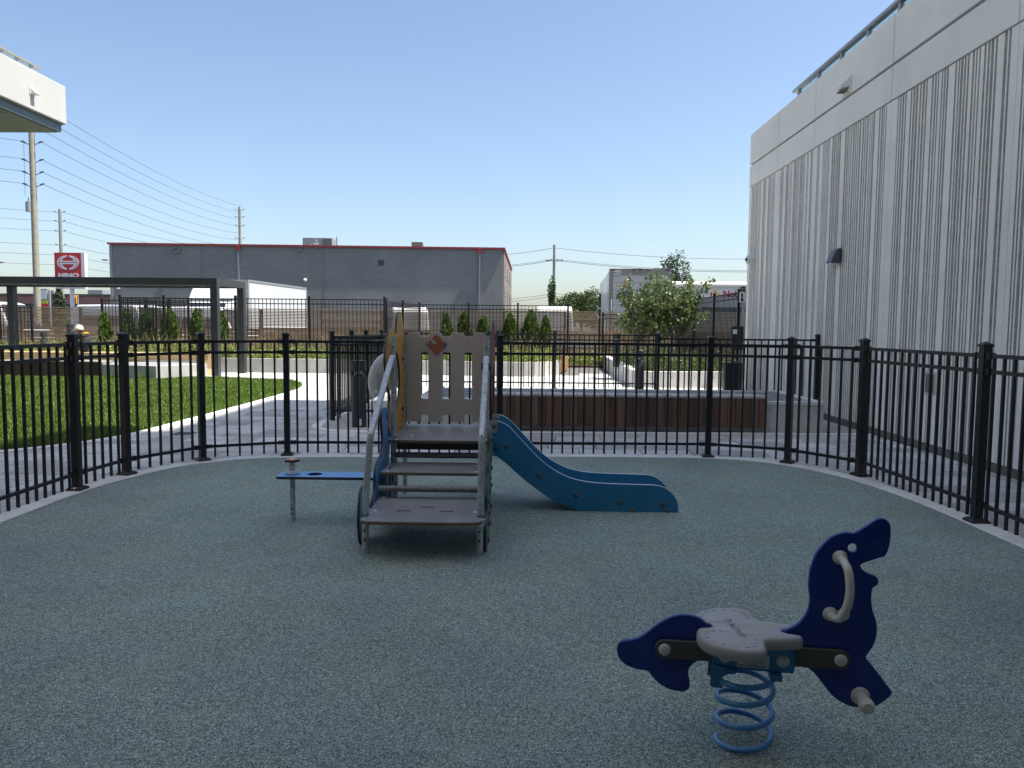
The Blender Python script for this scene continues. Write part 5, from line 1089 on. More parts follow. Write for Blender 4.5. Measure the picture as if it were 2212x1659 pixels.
# white box truck facing the viewer
ba = math.atan2(-13.28 + 13.96, 8.0)
bt = thing('box_truck', (-15.2, 39, 0), 'white box truck with rounded roof fairing behind the pergola', 'truck', rz=-ba)
def lb_(name, mb, mat, parent=bt, **k): return mb.build(name, mat, parent, local=True, **k)
lb_('box', MB().bb(-1.24, 1.24, 0, 8.1, 1.1, 3.70), 'truck_white', bevel=0.02)
lb_('box_trim', MB().bb(-1.26, 1.26, -0.02, 0.10, 3.60, 3.72), 'alu_grey'); lb_('box_trim', MB().bb(1.16, 1.265, -0.02, 0.12, 1.1, 3.6), 'alu_grey'); lb_('box_trim', MB().bb(1.16, 1.265, 8.0, 8.12, 1.1, 3.6), 'alu_grey'); lb_('box_trim', MB().bb(1.2, 1.265, 0.1, 8.0, 3.62, 3.73), 'alu_grey')
cab = lb_('cab', MB().prism([(-0.05, 0.7), (-0.05, 2.75), (-1.0, 2.75), (-1.75, 2.45), (-2.2, 1.75), (-2.3, 0.7)], lambda a, b: (-1.08, a, b), lambda a, b: (1.08, a, b)), 'truck_white', bevel=0.08)
fair = []
for i in range(9):
    t = i / 8.0; fair.append((-0.08 - 1.35 * t ** 0.8, 2.76 + 0.80 * (1 - t ** 2.2)))
lb_('roof_fairing', MB().prism(fair + [(-1.5, 2.72), (-0.08, 2.72)], lambda a, b: (-1.12, a, b), lambda a, b: (1.12, a, b)), 'truck_white', bevel=0.14, segs=4)
lb_('windscreen', MB().prism([(-1.78, 2.46), (-2.18, 1.82), (-2.20, 1.82), (-1.80, 2.48)], lambda a, b: (-0.95, a - 0.03, b), lambda a, b: (0.95, a - 0.03, b)), 'dark_glass', cab)
for s_ in (-1, 1):
    lb_('headlight', MB().bb(s_ * 0.8 - 0.18, s_ * 0.8 + 0.18, -2.34, -2.28, 0.95, 1.15), 'sticker', cab); lb_('mirror', MB().bb(s_ * 1.35 - 0.1, s_ * 1.35 + 0.1, -1.9, -1.82, 1.6, 2.2), 'print_black', cab)
    for y in (-1.3, 5.8): wheel(lb_, s_ * 0.95, y, 0.45, 0.28, bt)
# vans and cars parked behind the board fence
def van(loc, rz, label, wd, L, h, roof='car_white', rack=False):
    t = thing('parked_van', loc, label, 'van', 'vehicles parked behind the board fence', rz=rz)
    mk = lambda n, mb, mt, pr=t, **k: mb.build(n, mt, pr, local=True, **k)
    hb = 0.45 * h; w2 = wd / 2
    prof = [(0, 0.35), (0, hb), (0.12, hb + 0.02), (0.75, hb + 0.14), (1.35, h - 0.10), (1.75, h), (L - 0.25, h - 0.03), (L - 0.02, h - 0.25), (L, 0.4)]
    rings = []; mb = MB(); vs = []
    for sgn, ins in ((-1, 1.0), (1, 1.0)):
        for y, z in prof: vs.append((sgn * (w2 - 0.16 * max(0, (z - hb) / (h - hb))), y, z))
    k = len(prof); fs = [(i, (i + 1) % k, (i + 1) % k + k, i + k) for i in range(k)] + [tuple(range(k)), tuple(range(2 * k - 1, k - 1, -1))]
    body = mk('body', mb.add(vs, fs), 'car_white', bevel=0.07, segs=3)
    mk('windscreen', MB().add([(-w2 + 0.12, 0.78, hb + 0.17), (w2 - 0.12, 0.78, hb + 0.17), (w2 - 0.24, 1.31, h - 0.15), (-w2 + 0.24, 1.31, h - 0.15), (-w2 + 0.12, 0.76, hb + 0.20), (w2 - 0.12, 0.76, hb + 0.20), (w2 - 0.24, 1.29, h - 0.12), (-w2 + 0.24, 1.29, h - 0.12)], [(0, 1, 2, 3), (7, 6, 5, 4), (0, 4, 5, 1), (1, 5, 6, 2), (2, 6, 7, 3), (3, 7, 4, 0)]), 'dark_glass', body)
    for s_ in (-1, 1):
        for a, b in ((1.25, 2.1), (2.2, 3.2), (3.3, L - 0.5)):
            if b < L - 0.3: mk('side_window', MB().box((s_ * (w2 - 0.055), (a + b) / 2, hb + 0.30 * (h - hb) + 0.12), (0.012, b - a, 0.42 * (h - hb)), 0, 0, s_ * -0.13), 'dark_glass', body)
        mk('headlight', MB().bb(s_ * (w2 - 0.25) - 0.15, s_ * (w2 - 0.25) + 0.15, -0.015, 0.05, hb - 0.28, hb - 0.12), 'sticker', body)
        mk('mirror', MB().bb(s_ * (w2 + 0.12) - 0.09, s_ * (w2 + 0.12) + 0.09, 0.95, 1.05, hb + 0.1, hb + 0.32), 'print_black', body)
        for y in (0.85, L - 0.95): wheel(mk, s_ * (w2 - 0.14), y, 0.34, 0.22, t)
    if rack:
        for y in (1.9, 2.8, 3.7): mk('rack_bar', MB().cyl((-w2 + 0.2, y, h + 0.05), (w2 - 0.2, y, h + 0.05), 0.025, 8), 'print_black')
        for s_ in (-1, 1): mk('rack_rail', MB().cyl((s_ * (w2 - 0.22), 1.6, h + 0.07), (s_ * (w2 - 0.22), 4.0, h + 0.07), 0.02, 8), 'print_black')
van((1.40, 40.4, 0), PI, 'white van with dark windscreen edge beyond the cedars, left of the semi trailer', 1.9, 4.9, 2.46)
van((-6.6, 41.2, 0), PI + 0.25, 'white van with roof rack directly behind the play tower', 1.95, 5.0, 2.38, rack=True)
van((-15.9, 34.8, 0), 1.3, 'white van parked below the box truck at left', 1.9, 4.9, 2.34)
van((-12.6, 36.2, 0), 1.5, 'white van parked right of the pergola post, behind the cedars', 1.9, 4.6, 2.28)
van((-22.5, 35.5, 0), 1.45, 'white van at the far left edge behind the short black fence', 1.95, 5.0, 2.42)
# dealer pylon sign
hn = thing('pylon_sign', (-41.5, 70, 0), 'tall red square dealer sign with white oval emblem above the pergola', 'sign')
MB().bb(-42.8, -40.36, 70, 70.5, 5.52, 7.81).build('panel', 'sign_red', hn); MB().bb(-40.358, -40.05, 70.02, 70.5, 4.55, 7.81).build('side_cover', 'sign_white', hn)
MB().bb(-42.8, -40.36, 70.01, 70.5, 4.57, 5.519).build('name_panel', 'sign_white', hn); MB().tube([(-41.42, 70.25, 0), (-41.42, 70.25, 4.57)], 0.19, 14).build('pole', 'sign_white', hn, smooth=True)
em = []
cx_, cz_ = -41.55, 6.92
for s_ in (-1, 1):
    a0, a1 = (math.radians(98), math.radians(262)) if s_ < 0 else (math.radians(-82), math.radians(82))
    outer = [(cx_ + 1.0 * math.cos(a), cz_ + 0.66 * math.sin(a)) for a in np.linspace(a0, a1, 22)]
    inner = [(cx_ + 0.90 * math.cos(a), cz_ + 0.57 * math.sin(a)) for a in np.linspace(a1, a0, 22)]
    MB().prism(outer + inner, lambda a, b: (a, 69.995, b), lambda a, b: (a, 69.975, b)).build('emblem', 'sign_white', hn)
for zz, fl_ in ((1, 1), (-1, -1)):
    pts = [(-0.86, 0.035), (-0.80, 0.13), (-0.62, 0.36), (-0.35, 0.55), (-0.12, 0.62), (-0.12, 0.52), (-0.40, 0.38), (-0.56, 0.19), (-0.50, 0.145), (0.50, 0.145), (0.56, 0.19), (0.40, 0.38), (0.12, 0.52), (0.12, 0.62), (0.35, 0.55), (0.62, 0.36), (0.80, 0.13), (0.86, 0.035)]
    MB().prism([(cx_ + a, cz_ + b * zz) for a, b in pts], lambda a, b: (a, 69.994, b), lambda a, b: (a, 69.972, b)).build('emblem', 'sign_white', hn)
lettering('lettering', 'HINO', 0.52, 'sign_white', hn, Matrix.Translation((-41.55, 69.99, 5.74)) @ XZ(0), 0.01, 0.03, space=1.05, sx=1.35)
lettering('lettering', 'CREDITSTONE', 0.34, 'print_black', hn, Matrix.Translation((-41.58, 70.0, 4.80)) @ XZ(0), 0.01, 0.012, sx=1.02)
# petrol price sign, traffic light, street lamps
ps = thing('price_sign', (-47, 75, 0), 'small white price sign with lime and red panels at left', 'sign')
MB().bb(-47.5, -46.7, 75, 75.4, 3.6, 4.75).build('panel', 'truck_grey', ps); MB().bb(-47.45, -46.75, 74.97, 74.998, 3.75, 4.6).build('face', 'sticker', ps); MB().bb(-47.35, -46.65, 74.96, 75.3, 3.32, 3.58).build('price_panel', 'lime', ps); MB().bb(-47.45, -46.6, 74.95, 75.3, 2.9, 3.30).build('logo_panel', 'sign_red', ps)
for x in (-47.6, -46.5): MB().bb(x - 0.06, x + 0.06, 75.0, 75.2, 0, 4.6).build('leg', 'alu_grey', ps)
tf = thing('traffic_light', (-49.85, 85, 0), 'yellow traffic light showing red beside the pylon pole', 'traffic light')
hd_ = MB().bb(-50.05, -49.66, 85, 85.3, 3.55, 4.5).build('housing', 'traffic_yellow', tf, bevel=0.03)
m_, nt2, b2 = new_mat('signal_red'); b2.inputs['Base Color'].default_value = (0.8, 0.05, 0.02, 1); setin(b2, 'Emission Color', (1, 0.12, 0.05, 1)); setin(b2, 'Emission Strength', 1.0)
for i, mt in enumerate(('signal_red', 'print_black', 'print_black')): MB().tube([(-49.855, 85.0, 4.34 - i * 0.3), (-49.855, 84.94, 4.34 - i * 0.3)], 0.12, 14).build('lens', mt, hd_)
MB().cyl((-49.6, 85.2, 0), (-49.6, 85.2, 4.6), 0.07, 8).build('pole', 'alu_grey', tf)
def street_lamp(x, y, z, dx, label):
    t = thing('street_lamp', (x, y, 0), label, 'street lamp', 'cobra head street lamps')
    MB().tube([(x + dx, y, 0), (x + dx, y, z - 0.6), (x + dx * 0.9, y, z - 0.15), (x + dx * 0.4, y, z)], [0.1, 0.08, 0.06, 0.05], 8).build('pole', 'alu_grey', t, smooth=True)
    MB().sphere((x, y, z), (0.48, 0.18, 0.12), 14, 8).build('head', 'alu_grey', t, smooth=True)
street_lamp(-49.0, 90, 8.83, 2.2, 'street lamp head peeping out left of the grey building'); street_lamp(-61.3, 90, 8.45, -2.5, 'street lamp head at the left edge beside the big wooden pole')
# poles and wires
def pole(x, y, top, r, label, arms, sides=(-1, 1), crossarm=None):
    t = thing('utility_pole', (x, y, 0), label, 'utility pole', 'wooden utility poles')
    MB().tube([(x - 0.01 * top * 0.3, y, -0.1), (x, y, top)], [r, r * 0.72], 12).build('shaft', 'utility_wood', t, smooth=True)
    for z in arms:
        for s_ in sides:
            MB().tube([(x + s_ * r * 0.8, y, z - 0.12), (x + s_ * (r + 0.28), y, z + 0.03)], 0.03, 6).build('bracket', 'truck_grey', t)
            MB().tube([(x + s_ * (r + 0.22), y, z), (x + s_ * (r + 0.30), y, z + 0.05), (x + s_ * (r + 0.5), y, z + 0.1)], [0.05, 0.06, 0.035], 8).build('insulator', 'fascia', t, smooth=True)
    if crossarm:
        for z, hw in crossarm: MB().bb(x - hw, x + hw, y - 0.14, y - 0.02, z - 0.07, z + 0.07).build('crossarm', 'utility_wood', t)
        for z, hw in crossarm:
            for xx in (-hw * 0.95, -hw * 0.4, hw * 0.4, hw * 0.95): MB().cyl((x + xx, y - 0.08, z + 0.07), (x + xx, y - 0.08, z + 0.3), 0.05, 6).build('insulator', 'fascia', t)
    return t
A1 = (10.31, 11.08, 11.86, 12.98, 13.8, 14.6, 15.4)
u1 = pole(-31.75, 50, 16.5, 0.22, 'big near wooden utility pole at the left under the white overhang', A1)
MB().tube([(-32.03, 49.85, 8.6), (-32.03, 49.85, 9.22)], 0.18, 14).build('transformer', 'alu_grey', u1, smooth=True); MB().cyl((-32.03, 49.85, 9.22), (-32.03, 49.85, 9.5), 0.03, 6).build('bushing', 'fascia', u1)
MB().cyl((-32.3, 49.95, 9.6), (-32.25, 49.95, 13.2), 0.012, 5).build('riser', 'truck_grey', u1)
pole(-57.2, 95, 15.35, 0.22, 'thinner wooden utility pole rising behind the red dealer sign', (15.0, 13.9, 12.7, 11.0, 9.8, 8.6))
pole(-40.5, 110, 18.0, 0.24, 'wooden utility pole rising above the grey roof near its left downspout', (17.6, 16.6, 15.4, 13.6, 12.4))
pole(-46.6, 130, 12.9, 0.2, 'short pole tip just above the left end of the grey roof', (12.6,))
pole(4.55, 120, 14.06, 0.26, 'distant wooden utility pole with one cross arm right of the grey building', (), crossarm=((11.62, 1.3),))
wg = 'overhead wires'
def wire(p, q, sag, label, r=0.022):
    P = [Vector(p).lerp(Vector(q), i / 14.0) - Vector((0, 0, sag * 4 * (i / 14.0) * (1 - i / 14.0))) for i in range(15)]
    o = MB().tube(P, r, 4, caps=False).build('overhead_wire', 'wire_grey', None); tag(o, label, 'wire', wg)
names = ('lowest', 'second lowest', 'third lowest', 'fourth', 'fifth', 'sixth', 'topmost')
for i, z in enumerate(A1):
    wire((-31.25, 50, z + 0.1), (-40.1, 110, 12.4 + i * 0.95), 0.9, 'overhead wire from the big left pole toward the grey roof, %s of that bundle' % names[i], 0.016)
    wire((-32.25, 50, z + 0.1), (-46, 38, z + 1.1), 0.3, 'overhead wire running left from the big pole, %s of that bundle' % names[i], 0.016)
for i, z in enumerate((8.6, 9.8, 11.0, 12.7, 13.9, 15.0)):
    wire((-56.8, 95, z), (-47, 130, 8.5 + i * 1.0), 0.7, 'overhead wire right of the thinner left pole, %s of six' % ('lowest', 'second lowest', 'third lowest', 'third highest', 'second highest', 'highest')[i], 0.022)
    wire((-57.6, 95, z), (-74, 84, z + 0.9), 0.4, 'overhead wire left of the thinner left pole, %s of six' % ('lowest', 'second lowest', 'third lowest', 'third highest', 'second highest', 'highest')[i], 0.022)
for i, (z, e) in enumerate(((13.6, 10.6), (11.9, 9.0), (11.7, 8.3), (6.6, 5.4), (6.2, 5.0))):
    wire((4.6, 120, z), (46, 112, z - 1.6), 1.0, 'overhead wire right of the distant cross arm pole, number %s from the top' % ('one', 'two', 'three', 'four', 'five')[i], 0.03)
    wire((4.5, 120, z), (-12, 124, z - 0.9), 0.5, 'overhead wire between grey building and distant cross arm pole, number %s from the top' % ('one', 'two', 'three', 'four', 'five')[i], 0.03)
# ================================================================== PLANTS
def leaf_mesh(name, C, size, mat, parent=None, up=0.3, droop=0.5, asp=0.62, fold=0.25, seed=0):
    """one folded leaf per centre: base, two shoulders, tip"""
    g = np.random.default_rng(seed); n = len(C); C = np.asarray(C)
    a = g.uniform(0, 2 * PI, n); el = g.normal(-droop, 0.45, n)
    d = np.stack([np.cos(a) * np.cos(el), np.sin(a) * np.cos(el), np.sin(el)], 1)
    r = g.normal(0, 1, (n, 3)); r[:, 2] *= 0.35; s = np.cross(d, r); s /= np.linalg.norm(s, axis=1)[:, None] + 1e-9
    nn = np.cross(s, d); L = (size * g.uniform(0.65, 1.25, n))[:, None]; W = L * asp
    V = np.zeros((n, 4, 3)); V[:, 0] = C - d * L * 0.5; V[:, 1] = C + s * W * 0.5 + nn * L * fold * 0.3 - d * L * 0.08; V[:, 2] = C + d * L * 0.5; V[:, 3] = C - s * W * 0.5 + nn * L * fold * 0.3 - d * L * 0.08
    i = (np.arange(n) * 4)[:, None]; F = np.concatenate([i + np.array([[0, 1, 2]]), i + np.array([[0, 2, 3]])])
    return np_mesh(name, V.reshape(-1, 3), F, mat, parent)
# small multi stem tree in the white planter
t = thing('garden_tree', (3.9, 22.3, 0.33), 'leafy multi stem young tree in the white planter before the semi trailer', 'tree')
rg = np.random.default_rng(5); stems = []; tips = []
bases = [(3.25, 22.2), (3.35, 22.5), (3.9, 22.3), (4.35, 22.2), (4.5, 22.5)]
def limb(p0, p1, r0, r1, n=6, wob=0.06):
    p0, p1 = np.array(p0, float), np.array(p1, float); L = np.linalg.norm(p1 - p0); P = []
    for i in range(n + 1):
        f = i / n; P.append(tuple(p0 + (p1 - p0) * f + rg.normal(0, wob * L * 0.25, 3) * (f * (1 - f) * 4) + np.array([0, 0, 0.08 * L * f * (1 - f)])))
    return P, [r0 + (r1 - r0) * i / n for i in range(n + 1)]
lobes = [((3.3, 22.2, 2.15), (0.72, 0.75, 0.62), 1.0), ((3.95, 22.2, 2.45), (0.72, 0.8, 0.58), 1.1), ((4.6, 22.3, 2.35), (0.72, 0.8, 0.60), 1.1), ((3.1, 22.3, 1.65), (0.55, 0.6, 0.38), 0.55), ((4.3, 22.2, 1.7), (0.85, 0.8, 0.48), 0.9), ((5.0, 22.3, 2.25), (0.4, 0.5, 0.42), 0.4), ((3.7, 22.2, 1.75), (0.6, 0.6, 0.45), 0.6), ((4.75, 22.3, 2.72), (0.5, 0.5, 0.34), 0.5), ((3.85, 22.2, 2.85), (0.45, 0.5, 0.3), 0.4)]
Lc = []
crown_n = 0
for bi, (bx, by) in enumerate(bases):
    top = (bx + (bx - 3.85) * 0.35, by + rg.normal(0, 0.15), 2.3 + 0.25 * rg.random())
    P, Rr = limb((bx, by, 0.3), top, 0.034, 0.010); stems.append((P, Rr))
wts = np.array([l[2] for l in lobes]); wts /= wts.sum()
for k in range(150):
    c, s, _ = lobes[rg.choice(len(lobes), p=wts)]; v = rg.normal(0, 1, 3); v /= np.linalg.norm(v); e = np.array(c) + v * np.array(s) * rg.uniform(0.45, 1.05)
    P0, R0 = stems[rg.integers(len(stems))]; q = P0[rg.integers(2, 6)]
    P, Rr = limb(q, e, 0.011, 0.0035, 5, 0.08); tips.append((P, Rr))
for e in [((5.42, 22.3, 2.95)), ((5.25, 22.2, 2.8)), ((3.75, 22.1, 3.15)), ((3.62, 22.2, 3.05)), ((2.62, 22.2, 2.5)), ((2.7, 22.1, 2.72)), ((2.6, 22.2, 1.6)), ((2.95, 22.2, 2.95)), ((5.2, 22.1, 1.85)), ((4.75, 22.2, 2.95)), ((4.2, 22.2, 3.02))]:
    P0, R0 = stems[int(np.argmin([abs(b[0] - e[0]) for b in bases]))]; P, Rr = limb(P0[4], e, 0.012, 0.003, 6, 0.05); tips.append((P, Rr)); tips.append((P, Rr))
for P, Rr in stems: MB().tube(P, Rr, 7).build('trunk', 'bark', t, smooth=True)
tb_ = MB()
for P, Rr in tips: tb_.tube(P, Rr, 4, caps=False)
tb_.build('branches', 'bark', t)
for P, Rr in tips:
    A = np.array(P)
    for j in range(34):
        f = rg.uniform(1.6, len(A) - 1.0); i0 = int(f); p = A[i0] + (A[min(i0 + 1, len(A) - 1)] - A[i0]) * (f - i0); Lc.append(p + rg.normal(0, 0.055, 3) - np.array([0, 0, 0.02]))
leaf_mesh('crown', Lc, 0.094, 'leaf_tree', t, droop=0.55, asp=0.8, seed=3)
# little upright cedars
def cedar_proto(seed, h, r):
    g = np.random.default_rng(seed); n = 2600; f = g.random(n) ** 1.15; a = g.uniform(0, 2 * PI, n)
    prof = r * np.minimum(1.0, 0.55 + (f / 0.35) ** 1.0 * 0.45) * (1 - f ** 3.2) ** 0.62 + 0.01; bump = 1 + 0.18 * np.sin(a * 3 + f * 9 + seed) + 0.12 * np.sin(a * 7 - f * 15)
    rr = prof * bump * g.uniform(0.45, 1.05, n) ** 0.6
    C = np.stack([rr * np.cos(a), rr * np.sin(a), f * h], 1)
    return C
def cedar(x, y, z0, h, label, seed):
    t = thing('cedar_shrub', (x, y, z0), label, 'shrub', 'little upright cedars'); C = cedar_proto(seed, h, (0.215 + 0.028 * (seed % 4)) * h / 1.6) + np.array([x, y, z0])
    g = np.random.default_rng(seed + 50); n = len(C); d = np.stack([0.35 * (C[:, 0] - x) / 0.27, 0.35 * (C[:, 1] - y) / 0.27, np.ones(n)], 1) + g.normal(0, 0.25, (n, 3)); d /= np.linalg.norm(d, axis=1)[:, None]
    s = np.cross(d, g.normal(0, 1, (n, 3))); s /= np.linalg.norm(s, axis=1)[:, None]; L = g.uniform(0.07, 0.15, n)[:, None]; W = L * 0.32
    V = np.zeros((n, 4, 3)); V[:, 0] = C - d * L * 0.4; V[:, 1] = C + s * W; V[:, 2] = C + d * L * 0.6; V[:, 3] = C - s * W
    i = (np.arange(n) * 4)[:, None]; np_mesh('crown', V.reshape(-1, 3), np.concatenate([i + np.array([[0, 1, 2]]), i + np.array([[0, 2, 3]])]), 'leaf_cedar', t)
    MB().tube([(x, y, z0), (x, y, z0 + h * 0.8)], [0.03, 0.008], 6).build('trunk', 'bark', t)
ord_ = ('first', 'second', 'third', 'fourth', 'fifth', 'sixth')
for i, (x, h) in enumerate(((-15.35, 1.50), (-14.5, 1.64), (-13.8, 1.6), (-12.95, 1.62), (-11.95, 1.66), (-11.05, 1.58))):
    cedar(x, 28.0, 0.36, h, '%s little cedar from the left in the row behind the pergola' % ord_[i], 20 + i)
for i, (x, h) in enumerate(((-2.98, 1.58), (-2.3, 1.66), (-1.56, 1.50))):
    cedar(x, 29.55, 0.36, h, '%s of the three little cedars above the railing panel' % ('left', 'middle', 'right')[i], 40 + i)
for i, (x, h) in enumerate(((-0.55, 1.60), (0.26, 1.72), (0.82, 1.52))):
    cedar(x, 29.6, 0.36, h, '%s of the three little cedars left of the hose post' % ('left', 'middle', 'right')[i], 50 + i)
# planting in the beds
def bed_plants(name, label, poly, bbox, n_cl, hrange, z, mat, per=60, size=0.065, seed=1, spread=0.22):
    g = np.random.default_rng(seed); X = g.uniform(bbox[0], bbox[1], n_cl * 3); Y = g.uniform(bbox[2], bbox[3], n_cl * 3); k = in_poly(X, Y, poly); X, Y = X[k][:n_cl], Y[k][:n_cl]; C = []
    for x, y in zip(X, Y):
        h = g.uniform(*hrange); m = int(per * (0.6 + 0.8 * g.random())); v = g.normal(0, 1, (m, 3)); v /= np.linalg.norm(v, axis=1)[:, None]; v[:, 2] = np.abs(v[:, 2]); v *= g.uniform(0.5, 1.05, m)[:, None]
        C.append(np.stack([x + v[:, 0] * spread, y + v[:, 1] * spread, z + v[:, 2] * h], 1))
    o = leaf_mesh(name, np.concatenate(C), size, mat, None, droop=-0.1, asp=0.5, seed=seed); tag(o, label, 'plants', kind='stuff'); return o
bp1 = [(q[0], q[1] + 0.22) for q in p1] + [(1.1, 28.8), (-9.6, 28.8)]
bed_plants('bed_plants', 'yellow green leafy ground cover filling the long curved planter', bp1, (-9.7, 1.2, 23.1, 26.2), 620, (0.22, 0.5), 0.36, 'leaf_shrub', 65, 0.08, 1, 0.2)
bed_plants('bed_plants', 'yellow green leafy ground cover in the bed behind the pergola', [(-22, 24.25), (-9.5, 24.25), (-9.5, 29), (-22, 29)], (-22, -9.5, 24.2, 27.0), 560, (0.25, 0.55), 0.36, 'leaf_shrub', 65, 0.085, 2, 0.22)
bed_plants('bed_plants', 'dark green shrubs below the leafy tree in the white planter', [(2.95, 19.6), (5.4, 19.8), (5.4, 28.8), (3.15, 28.8)], (2.9, 5.5, 19.7, 27), 170, (0.2, 0.62), 0.34, 'leaf_shrub_dark', 110, 0.07, 3, 0.24)
bed_plants('bed_plants', 'green plants at the far end of the path beyond the white planter', [(1.4, 29.2), (3.2, 29.2), (3.2, 30.2), (1.4, 30.2)], (1.4, 3.2, 29.2, 30.2), 26, (0.3, 0.6), 0.05, 'leaf_shrub', 70, 0.09, 4, 0.25)
sheet('path_end_soil', [(1.2, 29.0), (3.2, 29.0), (3.2, 30.25), (1.2, 30.25)], 0.02, 'soil')
gr = grass('tall_grasses', [(-17, 24.3), (1.1, 24.3), (1.1, 28.5), (-17, 28.5)], 1800, 0.35, 0.9, 'straw', z=0.36, wdt=0.005, bbox=(-17, 1.0, 24.4, 27.5)); tag(gr, 'thin straw coloured grasses standing among the bed plants', 'grass', kind='stuff')
def tuft(x, y, z, n, h, label, seed):
    g = np.random.default_rng(seed); a = g.uniform(0, 2 * PI, n); r = g.uniform(0, 0.08, n); hh = g.uniform(0.5, 1.0, n) * h; ln_ = g.uniform(0.1, 0.5, n) * h; w_ = 0.008
    X = x + r * np.cos(a); Y = y + r * np.sin(a); V = np.zeros((n, 3, 3)); b = g.uniform(0, 2 * PI, n)
    V[:, 0] = np.stack([X - w_ * np.cos(b), Y - w_ * np.sin(b), np.full(n, z)], 1); V[:, 1] = np.stack([X + w_ * np.cos(b), Y + w_ * np.sin(b), np.full(n, z)], 1); V[:, 2] = np.stack([X + ln_ * np.cos(a), Y + ln_ * np.sin(a), z + hh], 1)
    o = np_mesh('weed_tuft', V.reshape(-1, 3), (np.arange(n) * 3)[:, None] + np.array([[0, 1, 2]]), 'grass_blade'); tag(o, label, 'weeds')
tuft(-9.75, 19.55, 0.01, 90, 0.32, 'tuft of tall weeds against the shaded shaft side, nearer its corner', 5); tuft(-10.75, 19.9, 0.01, 60, 0.22, 'small tuft of weeds against the shaded shaft side, nearer the bench', 6)
# far trees
def far_tree(x, y, z0, h, rx, label, mat, seed, n=2600, size=0.24, trunk=0.12, lobes=7, conic=False, low=0.25):
    g = np.random.default_rng(seed); t = thing('distant_tree', (x, y, z0), label, 'tree', 'trees beyond the fences'); C = []
    if conic:
        f = g.random(n) ** 0.8; a = g.uniform(0, 2 * PI, n); tier = 0.6 + 0.4 * np.abs(np.sin(f * 22)); rr = rx * (1 - f) ** 0.8 * tier * g.uniform(0.3, 1.05, n); C = np.stack([x + rr * np.cos(a), y + rr * np.sin(a), z0 + h * (low + (1 - low) * f) - rr * 0.15], 1)
    else:
        for k in range(lobes):
            a = g.uniform(0, 2 * PI); rad = rx * g.uniform(0.2, 0.62); c = np.array([x + rad * math.cos(a), y + rad * math.sin(a), z0 + h * g.uniform(low + 0.15, 0.82)]); s = np.array([rx * 0.5, rx * 0.5, h * 0.2]) * g.uniform(0.7, 1.15)
            v = g.normal(0, 1, (n // lobes, 3)); v /= np.linalg.norm(v, axis=1)[:, None]; C.append(c + v * s * g.uniform(0.55, 1.08, (n // lobes, 1)))
            MB().tube([(x, y, z0 + h * 0.3), tuple(c)], [trunk * 0.5, 0.02], 5).build('branch', 'bark', t)
        C = np.concatenate(C)
    leaf_mesh('crown', C, size, mat, t, droop=0.1, asp=0.55, seed=seed); MB().tube([(x, y, z0), (x, y, z0 + h * 0.75)], [trunk, trunk * 0.3], 8).build('trunk', 'bark', t, smooth=True)
far_tree(3.1, 60, 0, 3.9, 1.4, 'low bushy tree left of the semi trailer, next to the distant pole', 'leaf_far', 61, 2400, 0.22)
far_tree(4.6, 62, 0, 4.5, 1.7, 'rounded bushy tree directly left of the semi trailer', 'leaf_far', 62, 3000, 0.22)
far_tree(6.3, 66, 0, 5.0, 1.6, 'darker tree peeping out behind the semi trailer edge', 'leaf_pine', 63, 2400, 0.22)
far_tree(0.6, 58, 0, 3.0, 1.1, 'small bush behind the white van, right of the grey building', 'leaf_far', 64, 1600, 0.2)
far_tree(9.8, 50, 0, 6.6, 1.35, 'tall open crowned tree rising behind the leafy tree and semi trailer', 'leaf_pine', 65, 2600, 0.16, low=0.35, lobes=11)
far_tree(-48.6, 80, 0, 5.4, 1.35, 'dark spruce standing behind the red pylon sign pole', 'leaf_pine', 66, 3200, 0.28, conic=True, low=0.2)
far_tree(4.2, 118, 0, 9.2, 0.8, 'climbing greenery round the foot of the distant cross arm pole', 'leaf_far', 67, 900, 0.35, low=0.3)

# ================================================================== WORKER
wk = thing('person', (-12.75, 22.05, 0.648), 'person in dark work clothes and white helmet bending over behind the left bench', 'person')
def skin_body(name, V, Ed, Rd, mat, parent, root=0, sub=2):
    me = bpy.data.meshes.new(name); o = off_of(parent); me.from_pydata([(p[0] - o.x, p[1] - o.y, p[2] - o.z) for p in V], Ed, []); ob = link(name, me, mat, parent)
    ob.modifiers.new('skin', 'SKIN'); 
    for i, r in enumerate(Rd): me.skin_vertices[0].data[i].radius = (r, r) if not isinstance(r, tuple) else r
    me.skin_vertices[0].data[root].use_root = True
    s = ob.modifiers.new('sub', 'SUBSURF'); s.levels = sub; s.render_levels = sub; return ob
bx, by, bz = -12.75, 22.05, 0.648
# kneeling, trunk bowed to the left, arms reaching into the bed
Vb = [(0.12, 0, 0.16), (0.10, 0.0, 0.28), (0.06, 0, 0.42), (0.0, 0, 0.50), (-0.04, 0, 0.545), (-0.075, 0, 0.58),
      (0.02, -0.17, 0.47), (-0.14, -0.20, 0.28), (-0.36, -0.16, 0.10), (0.02, 0.17, 0.47), (-0.16, 0.22, 0.30), (-0.38, 0.16, 0.12),
      (0.10, -0.12, 0.15), (-0.16, -0.14, 0.11), (0.14, -0.14, 0.06), (0.28, -0.13, 0.05), (0.10, 0.12, 0.15), (-0.16, 0.14, 0.11), (0.14, 0.14, 0.06), (0.28, 0.13, 0.05)]
Vb = [(bx + x, by + y, bz + z) for x, y, z in Vb]
Eb = [(0, 1), (1, 2), (2, 3), (3, 4), (4, 5), (3, 6), (6, 7), (7, 8), (3, 9), (9, 10), (10, 11), (0, 12), (12, 13), (13, 14), (14, 15), (0, 16), (16, 17), (17, 18), (18, 19)]
